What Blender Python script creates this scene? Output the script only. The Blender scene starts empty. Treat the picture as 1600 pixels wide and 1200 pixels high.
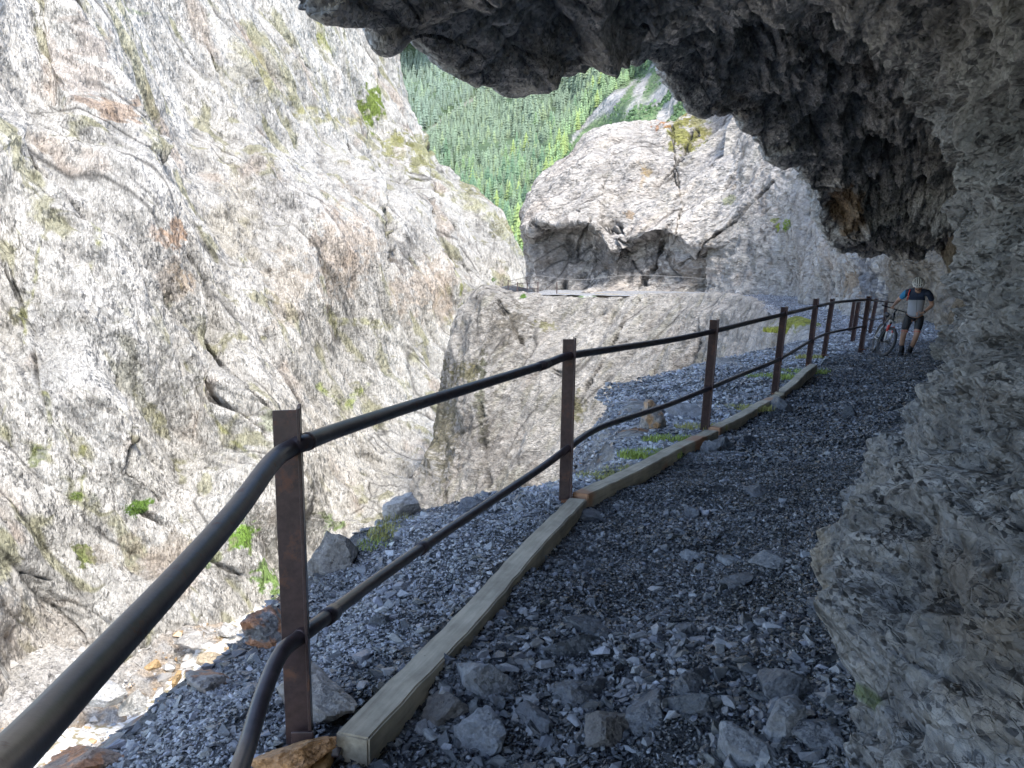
import bpy, bmesh, math, random, time
import numpy as np
from mathutils import Vector, Matrix
T0 = time.time()
random.seed(7)
F4 = np.float32
scn = bpy.context.scene
COL = scn.collection

# ------------------------------------------------------------------ camera model
FPX = 1200.0
PITCH = math.radians(7.6)
CP, SP = math.cos(PITCH), math.sin(PITCH)
CAMZ = 1.6

def P(px, py, Y):
    """world point seen at photo pixel (px,py) (1600x1200) at world depth Y"""
    u = (px - 800.0) / FPX; v = (600.0 - py) / FPX
    y = CP + SP * v; z = -SP + CP * v
    t = Y / y
    return (u * t, Y, CAMZ + z * t)

def proj(p):
    x, y, z = p[..., 0], p[..., 1], p[..., 2] - CAMZ
    f = y * CP - z * SP
    up = y * SP + z * CP
    f = np.where(f < 0.05, 0.05, f)
    return 800 + FPX * x / f, 600 - FPX * up / f

# ------------------------------------------------------------------ numpy noise
def _h(ix, iy, iz, s):
    h = (ix.astype(np.uint32) * np.uint32(374761393) + iy.astype(np.uint32) * np.uint32(668265263)
         + iz.astype(np.uint32) * np.uint32(2147483647) + np.uint32((s * 1274126177) & 0xffffffff))
    h = (h ^ (h >> np.uint32(13))) * np.uint32(1274126177)
    h = (h ^ (h >> np.uint32(15))) * np.uint32(2246822519)
    h = h ^ (h >> np.uint32(16))
    return h

def _r(h, k=0):
    if k:
        h = (h ^ np.uint32(k * 2654435761 & 0xffffffff)) * np.uint32(2246822519)
        h = h ^ (h >> np.uint32(14))
    return (h & np.uint32(0xffffff)).astype(F4) * F4(1.0 / 16777216.0)

def vnoise(p, s=0):
    """gradient noise ~[-1,1]"""
    p = p.astype(F4)
    i = np.floor(p); f = p - i; i = i.astype(np.int32)
    w = f * f * f * (f * (f * 6 - 15) + 10)
    out = None
    for dx in (0, 1):
        for dy in (0, 1):
            for dz in (0, 1):
                h = _h(i[:, 0] + dx, i[:, 1] + dy, i[:, 2] + dz, s)
                gx = _r(h) * 2 - 1; gy = _r(h, 1) * 2 - 1; gz = _r(h, 2) * 2 - 1
                d = gx * (f[:, 0] - dx) + gy * (f[:, 1] - dy) + gz * (f[:, 2] - dz)
                ww = (w[:, 0] if dx else 1 - w[:, 0]) * (w[:, 1] if dy else 1 - w[:, 1]) * (w[:, 2] if dz else 1 - w[:, 2])
                out = d * ww if out is None else out + d * ww
    return out * 1.6

def fbm(p, octs=4, s=0, gain=.5):
    a = 1.0; o = 0
    for k in range(octs):
        o = o + a * vnoise(p * (2.03 ** k) + 17.3 * k, s + k)
        a *= gain
    return o

def facet(p, s=0, tilt=1.0, step=.5, sharp=22.0):
    """faceted cellular field: each cell a tilted plane; returns (height, edge distance, cell random)"""
    p = p.astype(F4)
    q = p - F4(.5)
    i0 = np.floor(q).astype(np.int32)
    n = len(p)
    d1 = np.full(n, 9, F4); d2 = np.full(n, 9, F4); hh = np.zeros(n, F4); rr = np.zeros(n, F4); ws = np.zeros(n, F4); hs = np.zeros(n, F4)
    for dx in (0, 1):
        for dy in (0, 1):
            for dz in (0, 1):
                cx = i0[:, 0] + dx; cy = i0[:, 1] + dy; cz = i0[:, 2] + dz
                h = _h(cx, cy, cz, s)
                ox = p[:, 0] - cx - (.2 + .6 * _r(h)); oy = p[:, 1] - cy - (.2 + .6 * _r(h, 1)); oz = p[:, 2] - cz - (.2 + .6 * _r(h, 2))
                d = ox * ox + oy * oy + oz * oz
                r = _r(h, 3)
                val = tilt * (ox * (_r(h, 4) * 2 - 1) + oy * (_r(h, 5) * 2 - 1) + oz * (_r(h, 6) * 2 - 1)) + step * (r - .5)
                m = d < d1
                d2 = np.where(m, d1, np.minimum(d2, d))
                wt = np.exp(-sharp * np.sqrt(d)); ws += wt; hs += wt * val; rr = np.where(m, r, rr)
                d1 = np.where(m, d, d1)
    return hs / ws, np.sqrt(d2) - np.sqrt(d1), rr

def _rot(seed):
    r = np.random.RandomState(seed); q, _ = np.linalg.qr(r.normal(size=(3, 3))); return q.astype(F4)

def pl(p, s=0, rot=True):
    """continuous piecewise-planar noise (random heights on a tetrahedral lattice): flat faces meeting in straight creases"""
    p = p.astype(F4)
    if rot: p = p @ _rot(s + 5)
    i = np.floor(p).astype(np.int32); f = p - i
    o = np.argsort(-f, axis=1); fs = np.take_along_axis(f, o, 1)
    def val(c): return _r(_h(c[:, 0], c[:, 1], c[:, 2], s), 2) - F4(.5)
    c = i.copy(); out = val(c) * (1 - fs[:, 0]); n = np.arange(len(p))
    c[n, o[:, 0]] += 1; out += val(c) * (fs[:, 0] - fs[:, 1])
    c[n, o[:, 1]] += 1; out += val(c) * (fs[:, 1] - fs[:, 2])
    c[n, o[:, 2]] += 1; out += val(c) * fs[:, 2]
    return out

def sstep(a, b, x):
    t = np.clip((x - a) / (b - a), 0, 1)
    return t * t * (3 - 2 * t)

def frame_scale(p, d, ls, lt):
    """coordinates divided by ls along direction d and by lt across it"""
    d = np.array(d, F4); d /= np.linalg.norm(d)
    a = np.cross(d, [0.3, 0.2, 1.0]); a /= np.linalg.norm(a)
    b = np.cross(d, a)
    return np.stack([p @ d.astype(F4) / ls, p @ a.astype(F4) / lt, p @ b.astype(F4) / lt], 1).astype(F4)

# ------------------------------------------------------------------ nets and grids
def cr(A, t):
    """catmull-rom of array A (n,...) at param t in [0,n-1]"""
    A = np.asarray(A, float); n = len(A)
    i = np.clip(np.floor(t).astype(int), 0, n - 2); f = (t - i)
    f = f.reshape((-1,) + (1,) * (A.ndim - 1))
    a = A[np.clip(i - 1, 0, n - 1)]; b = A[i]; c = A[i + 1]; d = A[np.clip(i + 2, 0, n - 1)]
    a = np.where((i == 0).reshape(f.shape), 2 * b - c, a)
    d = np.where((i == n - 2).reshape(f.shape), 2 * c - b, d)
    return .5 * ((2 * b) + (c - a) * f + (2 * a - 5 * b + 4 * c - d) * f ** 2 + (3 * b - a - 3 * c + d) * f ** 3)

def lin(A, t):
    A = np.asarray(A, float); i = np.clip(np.floor(t).astype(int), 0, len(A) - 2)
    f = (t - i).reshape((-1,) + (1,) * (A.ndim - 1))
    return A[i] * (1 - f) + A[i + 1] * f

def spacing(weights, n):
    """n+1 params over [0,len(weights)] with density given by the weights"""
    w = np.array(weights, float); c = np.concatenate([[0], np.cumsum(w)])
    return np.interp(np.linspace(0, c[-1], n + 1), c, np.arange(len(c)))

def grid_eval(net, tu, tv, smooth=True):
    f = cr if smooth else lin
    A = f(net, tu)                       # (nu, cols, 3)
    B = f(np.swapaxes(A, 0, 1), tv)      # (nv, nu, 3)
    return np.swapaxes(B, 0, 1)

def grid_normals(G, flip=False):
    du = np.gradient(G, axis=0); dv = np.gradient(G, axis=1)
    n = np.cross(du, dv); n /= np.maximum(np.linalg.norm(n, axis=2, keepdims=True), 1e-9)
    return -n if flip else n

def link(o, parent=None):
    COL.objects.link(o)
    if parent is not None: o.parent = parent
    return o

def tag(o, label=None, cat=None, group=None, kind=None):
    if label: o['label'] = label
    if cat: o['category'] = cat
    if group: o['group'] = group
    if kind: o['kind'] = kind
    return o

def mesh_np(name, V, Fq, mats, smooth=False, col=None, parent=None, face_col=None):
    me = bpy.data.meshes.new(name)
    V = np.asarray(V, F4).reshape(-1, 3); Fq = np.asarray(Fq, np.int32)
    k = Fq.shape[1]
    me.vertices.add(len(V)); me.vertices.foreach_set('co', V.ravel())
    me.loops.add(Fq.size); me.loops.foreach_set('vertex_index', Fq.ravel())
    me.polygons.add(len(Fq)); me.polygons.foreach_set('loop_start', np.arange(0, Fq.size, k, dtype=np.int32))
    me.polygons.foreach_set('loop_total', np.full(len(Fq), k, np.int32))
    me.polygons.foreach_set('use_smooth', np.full(len(Fq), smooth))
    if col is not None:
        a = me.attributes.new('tint', 'FLOAT_COLOR', 'POINT')
        c = np.ones((len(V), 4), F4); c[:, :3] = col
        a.data.foreach_set('color', c.ravel())
    me.update(calc_edges=True)
    for m in (mats if isinstance(mats, (list, tuple)) else [mats]): me.materials.append(m)
    o = bpy.data.objects.new(name, me)
    return link(o, parent)

def grid_faces(nu, nv):
    i = np.arange(nu * nv).reshape(nu, nv)
    return np.stack([i[:-1, :-1], i[1:, :-1], i[1:, 1:], i[:-1, 1:]], -1).reshape(-1, 4)

# ------------------------------------------------------------------ materials
def newmat(name):
    m = bpy.data.materials.new(name); m.use_nodes = True
    nt = m.node_tree; b = nt.nodes['Principled BSDF']
    return m, nt, b

def nd(nt, typ, **kw):
    n = nt.nodes.new(typ)
    for k, v in kw.items():
        if k in n.inputs: n.inputs[k].default_value = v
        else: setattr(n, k, v)
    return n

def ramp(nt, stops, fac):
    r = nt.nodes.new('ShaderNodeValToRGB')
    el = r.color_ramp.elements
    el[0].position = stops[0][0]; el[0].color = (*stops[0][1], 1)
    el[1].position = stops[1][0]; el[1].color = (*stops[1][1], 1)
    for p_, c in stops[2:]:
        e = el.new(p_); e.color = (*c, 1)
    nt.links.new(fac, r.inputs[0]); return r

def rock_mat(name, scale, bump, rough=.85, lo=.6, hi=1.25, dist=.05, spec=.3, stretch=None, tone=.1):
    m, nt, b = newmat(name); L = nt.links.new
    at = nd(nt, 'ShaderNodeAttribute', attribute_name='tint')
    geo = nd(nt, 'ShaderNodeNewGeometry')
    mp = nt.nodes.new('ShaderNodeMapping')
    L(geo.outputs['Position'], mp.inputs['Vector'])
    if stretch:
        mp.inputs['Rotation'].default_value = stretch[0]; mp.inputs['Scale'].default_value = stretch[1]
    n1 = nd(nt, 'ShaderNodeTexNoise', Scale=scale, Detail=9.0, Roughness=.72)
    n2 = nd(nt, 'ShaderNodeTexNoise', Scale=scale * 5.3, Detail=6.0, Roughness=.7)
    vo = nd(nt, 'ShaderNodeTexVoronoi', Scale=scale * 2.2); vo.feature = 'DISTANCE_TO_EDGE'
    nw = nd(nt, 'ShaderNodeTexNoise', Scale=scale * 1.4, Detail=4.0)
    vm = nd(nt, 'ShaderNodeVectorMath', operation='MULTIPLY_ADD'); L(nw.outputs['Color'], vm.inputs[0])
    vm.inputs[1].default_value = (.3 / scale,) * 3; L(mp.outputs[0], vm.inputs[2])
    for n in (n1, n2): L(mp.outputs[0], n.inputs['Vector'])
    L(mp.outputs[0], nw.inputs['Vector']); L(vm.outputs[0], vo.inputs['Vector'])
    r1 = ramp(nt, [(.3, (lo,) * 3), (.72, (hi,) * 3)], n1.outputs['Fac'])
    r2 = ramp(nt, [(.3, (.8,) * 3), (.68, (1.14,) * 3)], n2.outputs['Fac'])
    r3 = ramp(nt, [(0.0, (.45,) * 3), (.05, (1,) * 3)], vo.outputs['Distance'])
    cur = at.outputs['Color']
    for r in (r1, r2, r3):
        mx = nd(nt, 'ShaderNodeMixRGB', blend_type='MULTIPLY'); mx.inputs[0].default_value = 1.0 if r is not r3 else .22
        L(cur, mx.inputs[1]); L(r.outputs[0], mx.inputs[2]); cur = mx.outputs[0]
    L(cur, b.inputs['Base Color'])
    ad = nd(nt, 'ShaderNodeMath', operation='MULTIPLY_ADD'); L(n2.outputs['Fac'], ad.inputs[0]); ad.inputs[1].default_value = .3
    hf = nd(nt, 'ShaderNodeMath', operation='MULTIPLY'); L(n1.outputs['Fac'], hf.inputs[0]); hf.inputs[1].default_value = .5; L(hf.outputs[0], ad.inputs[2])
    ad2 = nd(nt, 'ShaderNodeMath', operation='MULTIPLY_ADD'); L(r3.outputs[0], ad2.inputs[0]); ad2.inputs[1].default_value = .25; L(ad.outputs[0], ad2.inputs[2])
    for k_, (sc_, wt_) in enumerate(((1.3, 1.9), (3.4, 1.4), (9.0, .7))):
        vf = nd(nt, 'ShaderNodeTexVoronoi', Scale=scale * sc_); vf.feature = 'F1'
        vw = nd(nt, 'ShaderNodeVectorMath', operation='MULTIPLY_ADD'); L(n2.outputs['Color'], vw.inputs[0]); vw.inputs[1].default_value = (.06 / (scale * sc_),) * 3; L(mp.outputs[0], vw.inputs[2]); L(vw.outputs[0], vf.inputs['Vector'])
        if k_ > 0:      # each chip has its own slight tone
            sc_c = nd(nt, 'ShaderNodeSeparateColor'); L(vf.outputs['Color'], sc_c.inputs[0])
            mr = nd(nt, 'ShaderNodeMapRange'); L(sc_c.outputs[1], mr.inputs[0]); mr.inputs[3].default_value = 1 - tone; mr.inputs[4].default_value = 1 + tone * .9
            mx = nd(nt, 'ShaderNodeMixRGB', blend_type='MULTIPLY'); mx.inputs[0].default_value = 1.0; L(cur, mx.inputs[1]); L(mr.outputs[0], mx.inputs[2]); cur = mx.outputs[0]; L(cur, b.inputs['Base Color'])
        # tilted chips: dot of the cell colour with the local offset from the cell point
        sub_ = nd(nt, 'ShaderNodeVectorMath', operation='SUBTRACT'); L(vw.outputs[0], sub_.inputs[0]); L(vf.outputs['Position'], sub_.inputs[1])
        c5 = nd(nt, 'ShaderNodeVectorMath', operation='SUBTRACT'); L(vf.outputs['Color'], c5.inputs[0]); c5.inputs[1].default_value = (.5, .5, .5)
        dt = nd(nt, 'ShaderNodeVectorMath', operation='DOT_PRODUCT'); L(sub_.outputs[0], dt.inputs[0]); L(c5.outputs[0], dt.inputs[1])
        ma = nd(nt, 'ShaderNodeMath', operation='MULTIPLY_ADD'); L(dt.outputs['Value'], ma.inputs[0]); ma.inputs[1].default_value = scale * sc_ * wt_ * 1.3; L(ad2.outputs[0], ma.inputs[2]); ad2 = ma
    rg = nd(nt, 'ShaderNodeTexNoise', Scale=scale * .8, Detail=8.0, Roughness=.6); rg.noise_type = 'RIDGED_MULTIFRACTAL'; L(mp.outputs[0], rg.inputs['Vector'])
    ma = nd(nt, 'ShaderNodeMath', operation='MULTIPLY_ADD'); L(rg.outputs['Fac'], ma.inputs[0]); ma.inputs[1].default_value = -.14; L(ad2.outputs[0], ma.inputs[2]); ad2 = ma
    bp = nd(nt, 'ShaderNodeBump', Strength=bump, Distance=dist); L(ad2.outputs[0], bp.inputs['Height'])
    L(bp.outputs[0], b.inputs['Normal'])
    b.inputs['Roughness'].default_value = rough
    b.inputs['Specular IOR Level'].default_value = spec
    return m

def plain_mat(name, col, rough=.6, metal=0.0, var=.25, scale=20.0, bump=.15, spec=.5, col2=None, dist=.004):
    m, nt, b = newmat(name); L = nt.links.new
    tc = nd(nt, 'ShaderNodeTexCoord')
    n1 = nd(nt, 'ShaderNodeTexNoise', Scale=scale, Detail=7.0, Roughness=.65); L(tc.outputs['Object'], n1.inputs['Vector'])
    c2 = col2 or tuple(c * (1 + var) for c in col); c1 = tuple(c * (1 - var) for c in col)
    r = ramp(nt, [(.35, c1), (.65, c2)], n1.outputs['Fac']); L(r.outputs[0], b.inputs['Base Color'])
    bp = nd(nt, 'ShaderNodeBump', Strength=bump, Distance=dist); L(n1.outputs['Fac'], bp.inputs['Height']); L(bp.outputs[0], b.inputs['Normal'])
    b.inputs['Roughness'].default_value = rough; b.inputs['Metallic'].default_value = metal
    b.inputs['Specular IOR Level'].default_value = spec
    return m

def tint_mat(name, rough=.8, spec=.3, bump=0, scale=30, var=.25):
    m, nt, b = newmat(name); L = nt.links.new
    at = nd(nt, 'ShaderNodeAttribute', attribute_name='tint')
    geo = nd(nt, 'ShaderNodeNewGeometry')
    n1 = nd(nt, 'ShaderNodeTexNoise', Scale=scale, Detail=5.0, Roughness=.7); L(geo.outputs['Position'], n1.inputs['Vector'])
    r1 = ramp(nt, [(.3, (1 - var,) * 3), (.7, (1 + var,) * 3)], n1.outputs['Fac'])
    mx = nd(nt, 'ShaderNodeMixRGB', blend_type='MULTIPLY'); mx.inputs[0].default_value = 1
    L(at.outputs['Color'], mx.inputs[1]); L(r1.outputs[0], mx.inputs[2]); L(mx.outputs[0], b.inputs['Base Color'])
    if bump:
        bp = nd(nt, 'ShaderNodeBump', Strength=bump, Distance=.01); L(n1.outputs['Fac'], bp.inputs['Height']); L(bp.outputs[0], b.inputs['Normal'])
    b.inputs['Roughness'].default_value = rough; b.inputs['Specular IOR Level'].default_value = spec
    return m

M = {}
M['cave'] = rock_mat('cave_rock', 7.0, 1.0, rough=.62, lo=.68, hi=1.25, dist=.05, spec=.45, stretch=((0, .2, .35), (1.3, .8, 1.2)), tone=.23)
M['cliff'] = rock_mat('cliff_rock', .9, 1.0, rough=.9, lo=.72, hi=1.18, dist=.22, stretch=((.35, -.15, -.3), (1.7, 1.3, .55)))
M['crag'] = rock_mat('crag_rock', .9, 1.0, rough=.9, lo=.72, hi=1.18, dist=.2, stretch=((0, .75, .2), (.55, 1.4, 1.7)))
M['gorge'] = rock_mat('gorge_rock', 1.9, 1.0, rough=.85, lo=.62, hi=1.25, dist=.16, stretch=((0, .75, .2), (.55, 1.4, 1.7)))
M['ground'] = rock_mat('slate_ground', 22.0, .8, rough=.6, lo=.45, hi=1.4, dist=.02, spec=.4)
M['floor'] = rock_mat('gorge_gravel', 1.3, .9, rough=.85, lo=.7, hi=1.25, dist=.2)
M['slope'] = rock_mat('forest_slope', .05, .8, rough=.95, lo=.7, hi=1.3, dist=3.0)
M['gravel'] = tint_mat('slate_gravel', rough=.26, spec=.7, bump=.5, scale=60, var=.3)
M['stone'] = rock_mat('loose_stone', 14.0, .6, rough=.6, lo=.55, hi=1.35, dist=.015, spec=.4)
M['boulder'] = rock_mat('pale_boulder', 1.6, .8, rough=.85, lo=.7, hi=1.2, dist=.15)
M['leaf'] = tint_mat('leafy_green', rough=.7, spec=.25, scale=3, var=.2)
M['steel'] = plain_mat('brown_painted_steel', (.052, .032, .030), rough=.42, scale=35, var=.3, bump=.25, spec=.5)
M['tube'] = plain_mat('dark_tube_steel', (.034, .024, .026), rough=.36, scale=30, var=.35, bump=.2, spec=.5)
def add_rust(m, amount, sc):
    nt = m.node_tree; b = nt.nodes['Principled BSDF']; L = nt.links.new; src = b.inputs['Base Color'].links[0].from_socket
    geo = nd(nt, 'ShaderNodeNewGeometry'); n = nd(nt, 'ShaderNodeTexNoise', Scale=sc, Detail=9.0, Roughness=.72); L(geo.outputs['Position'], n.inputs['Vector'])
    r = ramp(nt, [(amount, (0, 0, 0)), (amount + .09, (.75,) * 3)], n.outputs['Fac']); mx = nd(nt, 'ShaderNodeMixRGB'); L(r.outputs[0], mx.inputs[0]); L(src, mx.inputs[1]); mx.inputs[2].default_value = (.15, .065, .035, 1)
    L(mx.outputs[0], b.inputs['Base Color']); rr = nd(nt, 'ShaderNodeMapRange'); L(r.outputs[0], rr.inputs[0]); rr.inputs[3].default_value = .4; rr.inputs[4].default_value = .85; L(rr.outputs[0], b.inputs['Roughness'])
add_rust(M['steel'], .56, 9.0); add_rust(M['tube'], .6, 14.0)
M['rust'] = plain_mat('rusty_steel', (.16, .06, .025), rough=.8, scale=40, var=.5)
M['bark'] = plain_mat('bark', (.08, .055, .035), rough=.9)

# ------------------------------------------------------------------ path stations:  E outer edge, R railing line, F foot of rock wall
ST = [  # Ex,Ey, Rx,Ry, Fx,Fy, z
 (-2.1,-5, -.9,-5, .6,-5, 0), (-1.8,-2, -.6,-2, .6,-2, 0), (-1.65,.8, -.55,.8, .72,.3, 0),
 (-1.5,2.5, -.7,2.48, .86,2.0, 0), (-1.25,3.6, -.3,3.5, 1.31,3.1, 0), (-.9,5.2, .15,4.75, 1.9,4.2, 0),
 (-.2,5.95, .5,5.7, 2.65,5.35, 0), (.95,6.9, 1.35,6.9, 3.5,6.5, 0), (1.25,8.2, 2.1,8.1, 4.3,7.6, 0),
 (1.6,10.1, 3.05,9.6, 5.2,9.0, 0), (1.9,12.1, 4.1,11.4, 6.1,10.6, 0), (3.4,14.5, 5.45,14, 7.6,13.2, 0),
 (5.3,17.4, 7.1,16.8, 9.2,16.0, 0), (7.6,20.5, 9.3,20, 11.6,19.5, 0), (9.2,24, 10.6,24, 13.6,23.5, 0),
 (11,29, 11.9,29, 14.4,29, 0), (13,38, 13.6,38, 16,38, .04), (15.4,48, 15.9,48, 18.2,48, .2),
 (16.2,55, 16.8,54.8, 20,56.5, .38), (13.6,59.2, 13.9,59.7, 15.5,63.5, .5), (9.5,61.2, 9.6,61.8, 10.5,65.5, .58),
 (3.3,64.8, 3.5,65.3, 3.9,69, .6), (.3,66.8, .7,67.4, 2.6,71.5, .6), (-.6,71.5, -.2,71.8, 3,74, .6), (3, 80, 3.5, 80, 8, 80, .6)]
ST = np.array(ST, float)
SE, SR, SF, SZ = ST[:, 0:2], ST[:, 2:4], ST[:, 4:6], ST[:, 6]

def gnoise(x, y):
    p = np.stack([x, y, np.zeros_like(x)], 1)
    a = fbm(p * 1.1, 3, 5) * .05
    f1, e1, r1 = facet(np.stack([x * 2.2, y * 2.2, x * 0 + .3], 1) + .35 * np.stack([vnoise(p * 3, 1), vnoise(p * 3, 2), x * 0], 1), 11, .5, .6)
    b = vnoise(p * 9, 3) * .008
    near = np.exp(-((x - .75) ** 2 / 1.4 + (y - 2.9) ** 2 / 1.4))
    return a + f1 * .03 * (1 + 1.3 * near) + b + np.maximum(0, near - .5) * .03

def ground_net(s, t):
    """s station param, t in [-.15,1.25]; 0 outer edge, .38 railing, 1 wall foot"""
    E = cr(SE, s); R = cr(SR, s); Fp = cr(SF, s); z = np.interp(s, np.arange(len(SZ)), SZ)
    t_ = t[:, None]
    xy = np.where(t_ < .38, E + (R - E) * (t_ / .38), R + (Fp - R) * ((t_ - .38) / .62))
    zz = z.copy()
    w = np.clip((.38 - t) / .38, 0, 1.5)
    nearf = np.clip(1 - np.abs(s - 3.5) / 4.5, 0, 1)
    zz -= (w ** 1.5) * (.10 + .04 * nearf)
    zz += .12 * np.clip((t - .72) / .28, 0, 1.35) ** 2 + .02
    zz -= .05 * np.exp(-((t - .62) / .16) ** 2)
    zz -= .05 * np.exp(-((t - .42) / .09) ** 2) * np.clip((s - 4.5) / 1.0, 0, 1)
    return xy, zz

def ground_pt(s, t):
    xy, z = ground_net(s, t)
    return np.stack([xy[:, 0], xy[:, 1], z + gnoise(xy[:, 0], xy[:, 1])], 1)

def build_ground():
    ts = spacing([.6, .8, 1.6, 3.5, 3.2, 3.2, 2.2, 1.8, 1.6, 1.3, 1.3, 1.2, 1, 1, .8, .8, .8, .6, .6, .6, .5, .5, .4, .3], 900)
    tt = np.linspace(-.04, 1.22, 260)
    S, Tt = np.meshgrid(ts, tt, indexing='ij')
    p = ground_pt(S.ravel(), Tt.ravel())
    p[:, 2] -= .012
    x, y = p[:, 0], p[:, 1]
    n = fbm(np.stack([x, y, x * 0], 1) * .9, 4, 31)
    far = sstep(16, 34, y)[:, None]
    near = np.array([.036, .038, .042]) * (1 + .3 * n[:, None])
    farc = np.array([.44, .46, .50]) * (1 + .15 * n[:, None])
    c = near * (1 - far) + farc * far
    # paler tint on outer ledge
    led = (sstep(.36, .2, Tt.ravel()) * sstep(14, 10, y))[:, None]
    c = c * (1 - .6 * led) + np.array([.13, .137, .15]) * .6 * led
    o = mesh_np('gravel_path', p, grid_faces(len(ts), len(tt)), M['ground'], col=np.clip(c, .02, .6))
    tag(o, kind='structure')
build_ground()

def gz(x, y):
    """ground height near (x,y) by search in station space"""
    best = None
    s = np.linspace(0, 22, 900); t = np.linspace(0, 1.1, 60)
    S, Tt = np.meshgrid(s, t, indexing='ij'); xy, z = ground_net(S.ravel(), Tt.ravel())
    k = np.argmin((xy[:, 0] - x) ** 2 + (xy[:, 1] - y) ** 2)
    return float(z[k] + gnoise(np.array([x], float), np.array([y], float))[0])

# ------------------------------------------------------------------ cave: right wall, roof and lip as one rock surface
LIP = [(None, -2.6, -13, 3.0), (None, -1.5, -5, 2.7), (None, -1.15, -2, 2.6), (None, -.75, .8, 2.5),
       (455, -43, 2.5), (500, 29, 2.75), (578, 37, 2.95), (602, 75, 3.1), (640, 59, 3.3), (700, 95, 3.6), (752, 129, 4.0), (812, 144, 4.5),
       (852, 115, 4.9), (892, 113, 5.3), (945, 70, 6.0), (1008, 100, 7.0), (1045, 117, 7.6), (1090, 177, 8.5), (1140, 177, 9.2),
       (1190, 217, 10.2), (1210, 250, 11.), (1246, 262, 12.), (1276, 313, 13.5), (1300, 384, 15.3), (1338, 398, 17.2), (1385, 401, 18.6), (1440, 408, 19.3)]
def cave():
    net = []
    Fy = SF[:, 1]
    for k, l in enumerate(LIP):
        if l[0] is None: L = np.array([l[1], l[2], l[3]])
        else: L = np.array(P(*l))
        yf = L[1] * .94 - .35
        fx = np.interp(yf, Fy, SF[:, 0]) if yf > -6 else 1.2; Fp = np.array([fx, yf])
        out = Fp - L[:2]; w = np.linalg.norm(out)
        d = np.array([.93, -.36]) if w < .5 else out / w
        if k >= 24: # end of the roof: shrink toward wall
            Fp = np.array([[9.1, 15.8], [9.8, 17.0], [10.3, 18.0]][k - 24]); d = np.array([.85, -.5])
        zl = L[2]
        W = max(w, .6)
        def at(f2, z, off=0): return [f2[0] + d[0] * off, f2[1] + d[1] * off, z]
        m5 = L[:2] * .5 + Fp * .5; m8 = L[:2] * .8 + Fp * .2
        rise = min(.5, .2 * W)
        row = [at(Fp, -.5, -.05), at(Fp, .0, .02), at(Fp, .45, .2), at(Fp, 1.05, .52), at(Fp, 1.75, .62), at(Fp, 1.3 + .48 * zl, .3),
               at(Fp, zl + rise * .7, -.3), at(m5, zl + rise), at(m8, zl + rise * .5), [L[0], L[1], zl], at(L[:2], zl + .35, -.1),
               at(L[:2], zl + 1.8, .0), at(L[:2], zl + 6, 1.0), at(L[:2], zl + 26, 5)]
        net.append(row)
    net = np.array(net)
    tu = spacing([.15, .25, .4, .9] + [1.0] * 22, 840)
    tv = spacing([.4, .9, 1, 1, 1, 1.1, 1.2, 1, .9, .7, .35, .3, .2], 800)
    G = grid_eval(net, tu, tv)
    N = grid_normals(G); sh = G.shape
    p = G.reshape(-1, 3); n = N.reshape(-1, 3)
    # orient normals toward the inside of the cave
    c = np.array([.8, 3, 1.4]); 
    if np.mean(np.sum((c - p[:20000]) * n[:20000], 1)) < 0: n = -n
    pf = p.astype(F4)
    wv = np.stack([vnoise(pf * 1.3, 1), vnoise(pf * 1.3, 2), vnoise(pf * 1.3, 3)], 1) * .14
    dirp = (.42, .86, -.28)
    q = pf + wv
    h0, e0, r0 = facet(frame_scale(q, dirp, 1.7, .95), 21, 1.0, .6, 60)
    h1, e1, r1 = facet(frame_scale(q + wv * .5, dirp, .75, .38), 22, 1.15, .8, 45)
    h2, e2, r2 = facet(frame_scale(pf + wv * .5, dirp, .28, .16), 23, 1.2, .9, 32)
    h3, e3, r3 = facet(frame_scale(pf + wv * .3, dirp, .11, .07), 24, 1.2, .9, 22)
    lg = vnoise(pf * .7, 8)
    J = np.tile(tv[None, :], (len(tu), 1)).ravel()
    I = np.repeat(tu, len(tv))
    lipw = sstep(1.5, .2, np.abs(J - 9))           # calmer near the lip
    amp = (1 - .74 * lipw) * np.clip(.45 + p[:, 1] / 14, .5, 1.15)
    roof = sstep(5.0, 6.2, J)
    wq = pf + wv * .6
    P1 = pl(frame_scale(wq, dirp, 2.0, 1.05), 1); P2 = pl(frame_scale(wq, dirp, .85, .45), 2); P3 = pl(frame_scale(pf + wv * .3, dirp, .36, .2), 3)
    P4 = pl(frame_scale(pf, dirp, .15, .09), 4); P5 = pl(frame_scale(pf, dirp, .07, .045), 5)
    rid = np.abs(pl(frame_scale(pf + wv * .4, dirp, .9, .3), 6)); rid2 = np.abs(pl(frame_scale(pf, dirp, .34, .12), 7))
    md = .6 + .8 * sstep(-.3, .5, vnoise(pf * 1.6, 91))
    dsp = amp * ((.52 - .2 * roof) * P1 + (.46 - .12 * roof) * P2 + md * (.29 * P3 + .16 * P4) + .07 * P5 + .36 * rid + .17 * rid2 + .07 * h0 + .05 * h1 * (.5 + roof) + .025 * h2 + .10 * lg - .06)
    dsp -= .02 * sstep(.05, 0, e1)
    newp = p + n * dsp[:, None]
    # colour
    base = np.array([.27, .268, .262])
    c = np.tile(base, (len(p), 1)) * (1 + .45 * (r1 - .5) + .5 * (r2 - .5) + .3 * (r0 - .5) + .5 * P3 + .5 * P4)[:, None]
    c *= (.45 + .55 * sstep(.0, .07, rid))[:, None]; c *= (.62 + .38 * sstep(.0, .06, rid2))[:, None]; c *= (1 + 1.4 * roof)[:, None]  # roof painted paler to stand in for missing bounce light
    big = fbm(pf * .6, 3, 40)
    blue = sstep(.1, .6, fbm(pf * .9 + 9, 3, 41))[:, None]
    c = c * (1 - .5 * blue) + np.array([.34, .35, .37]) * .5 * blue
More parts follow.
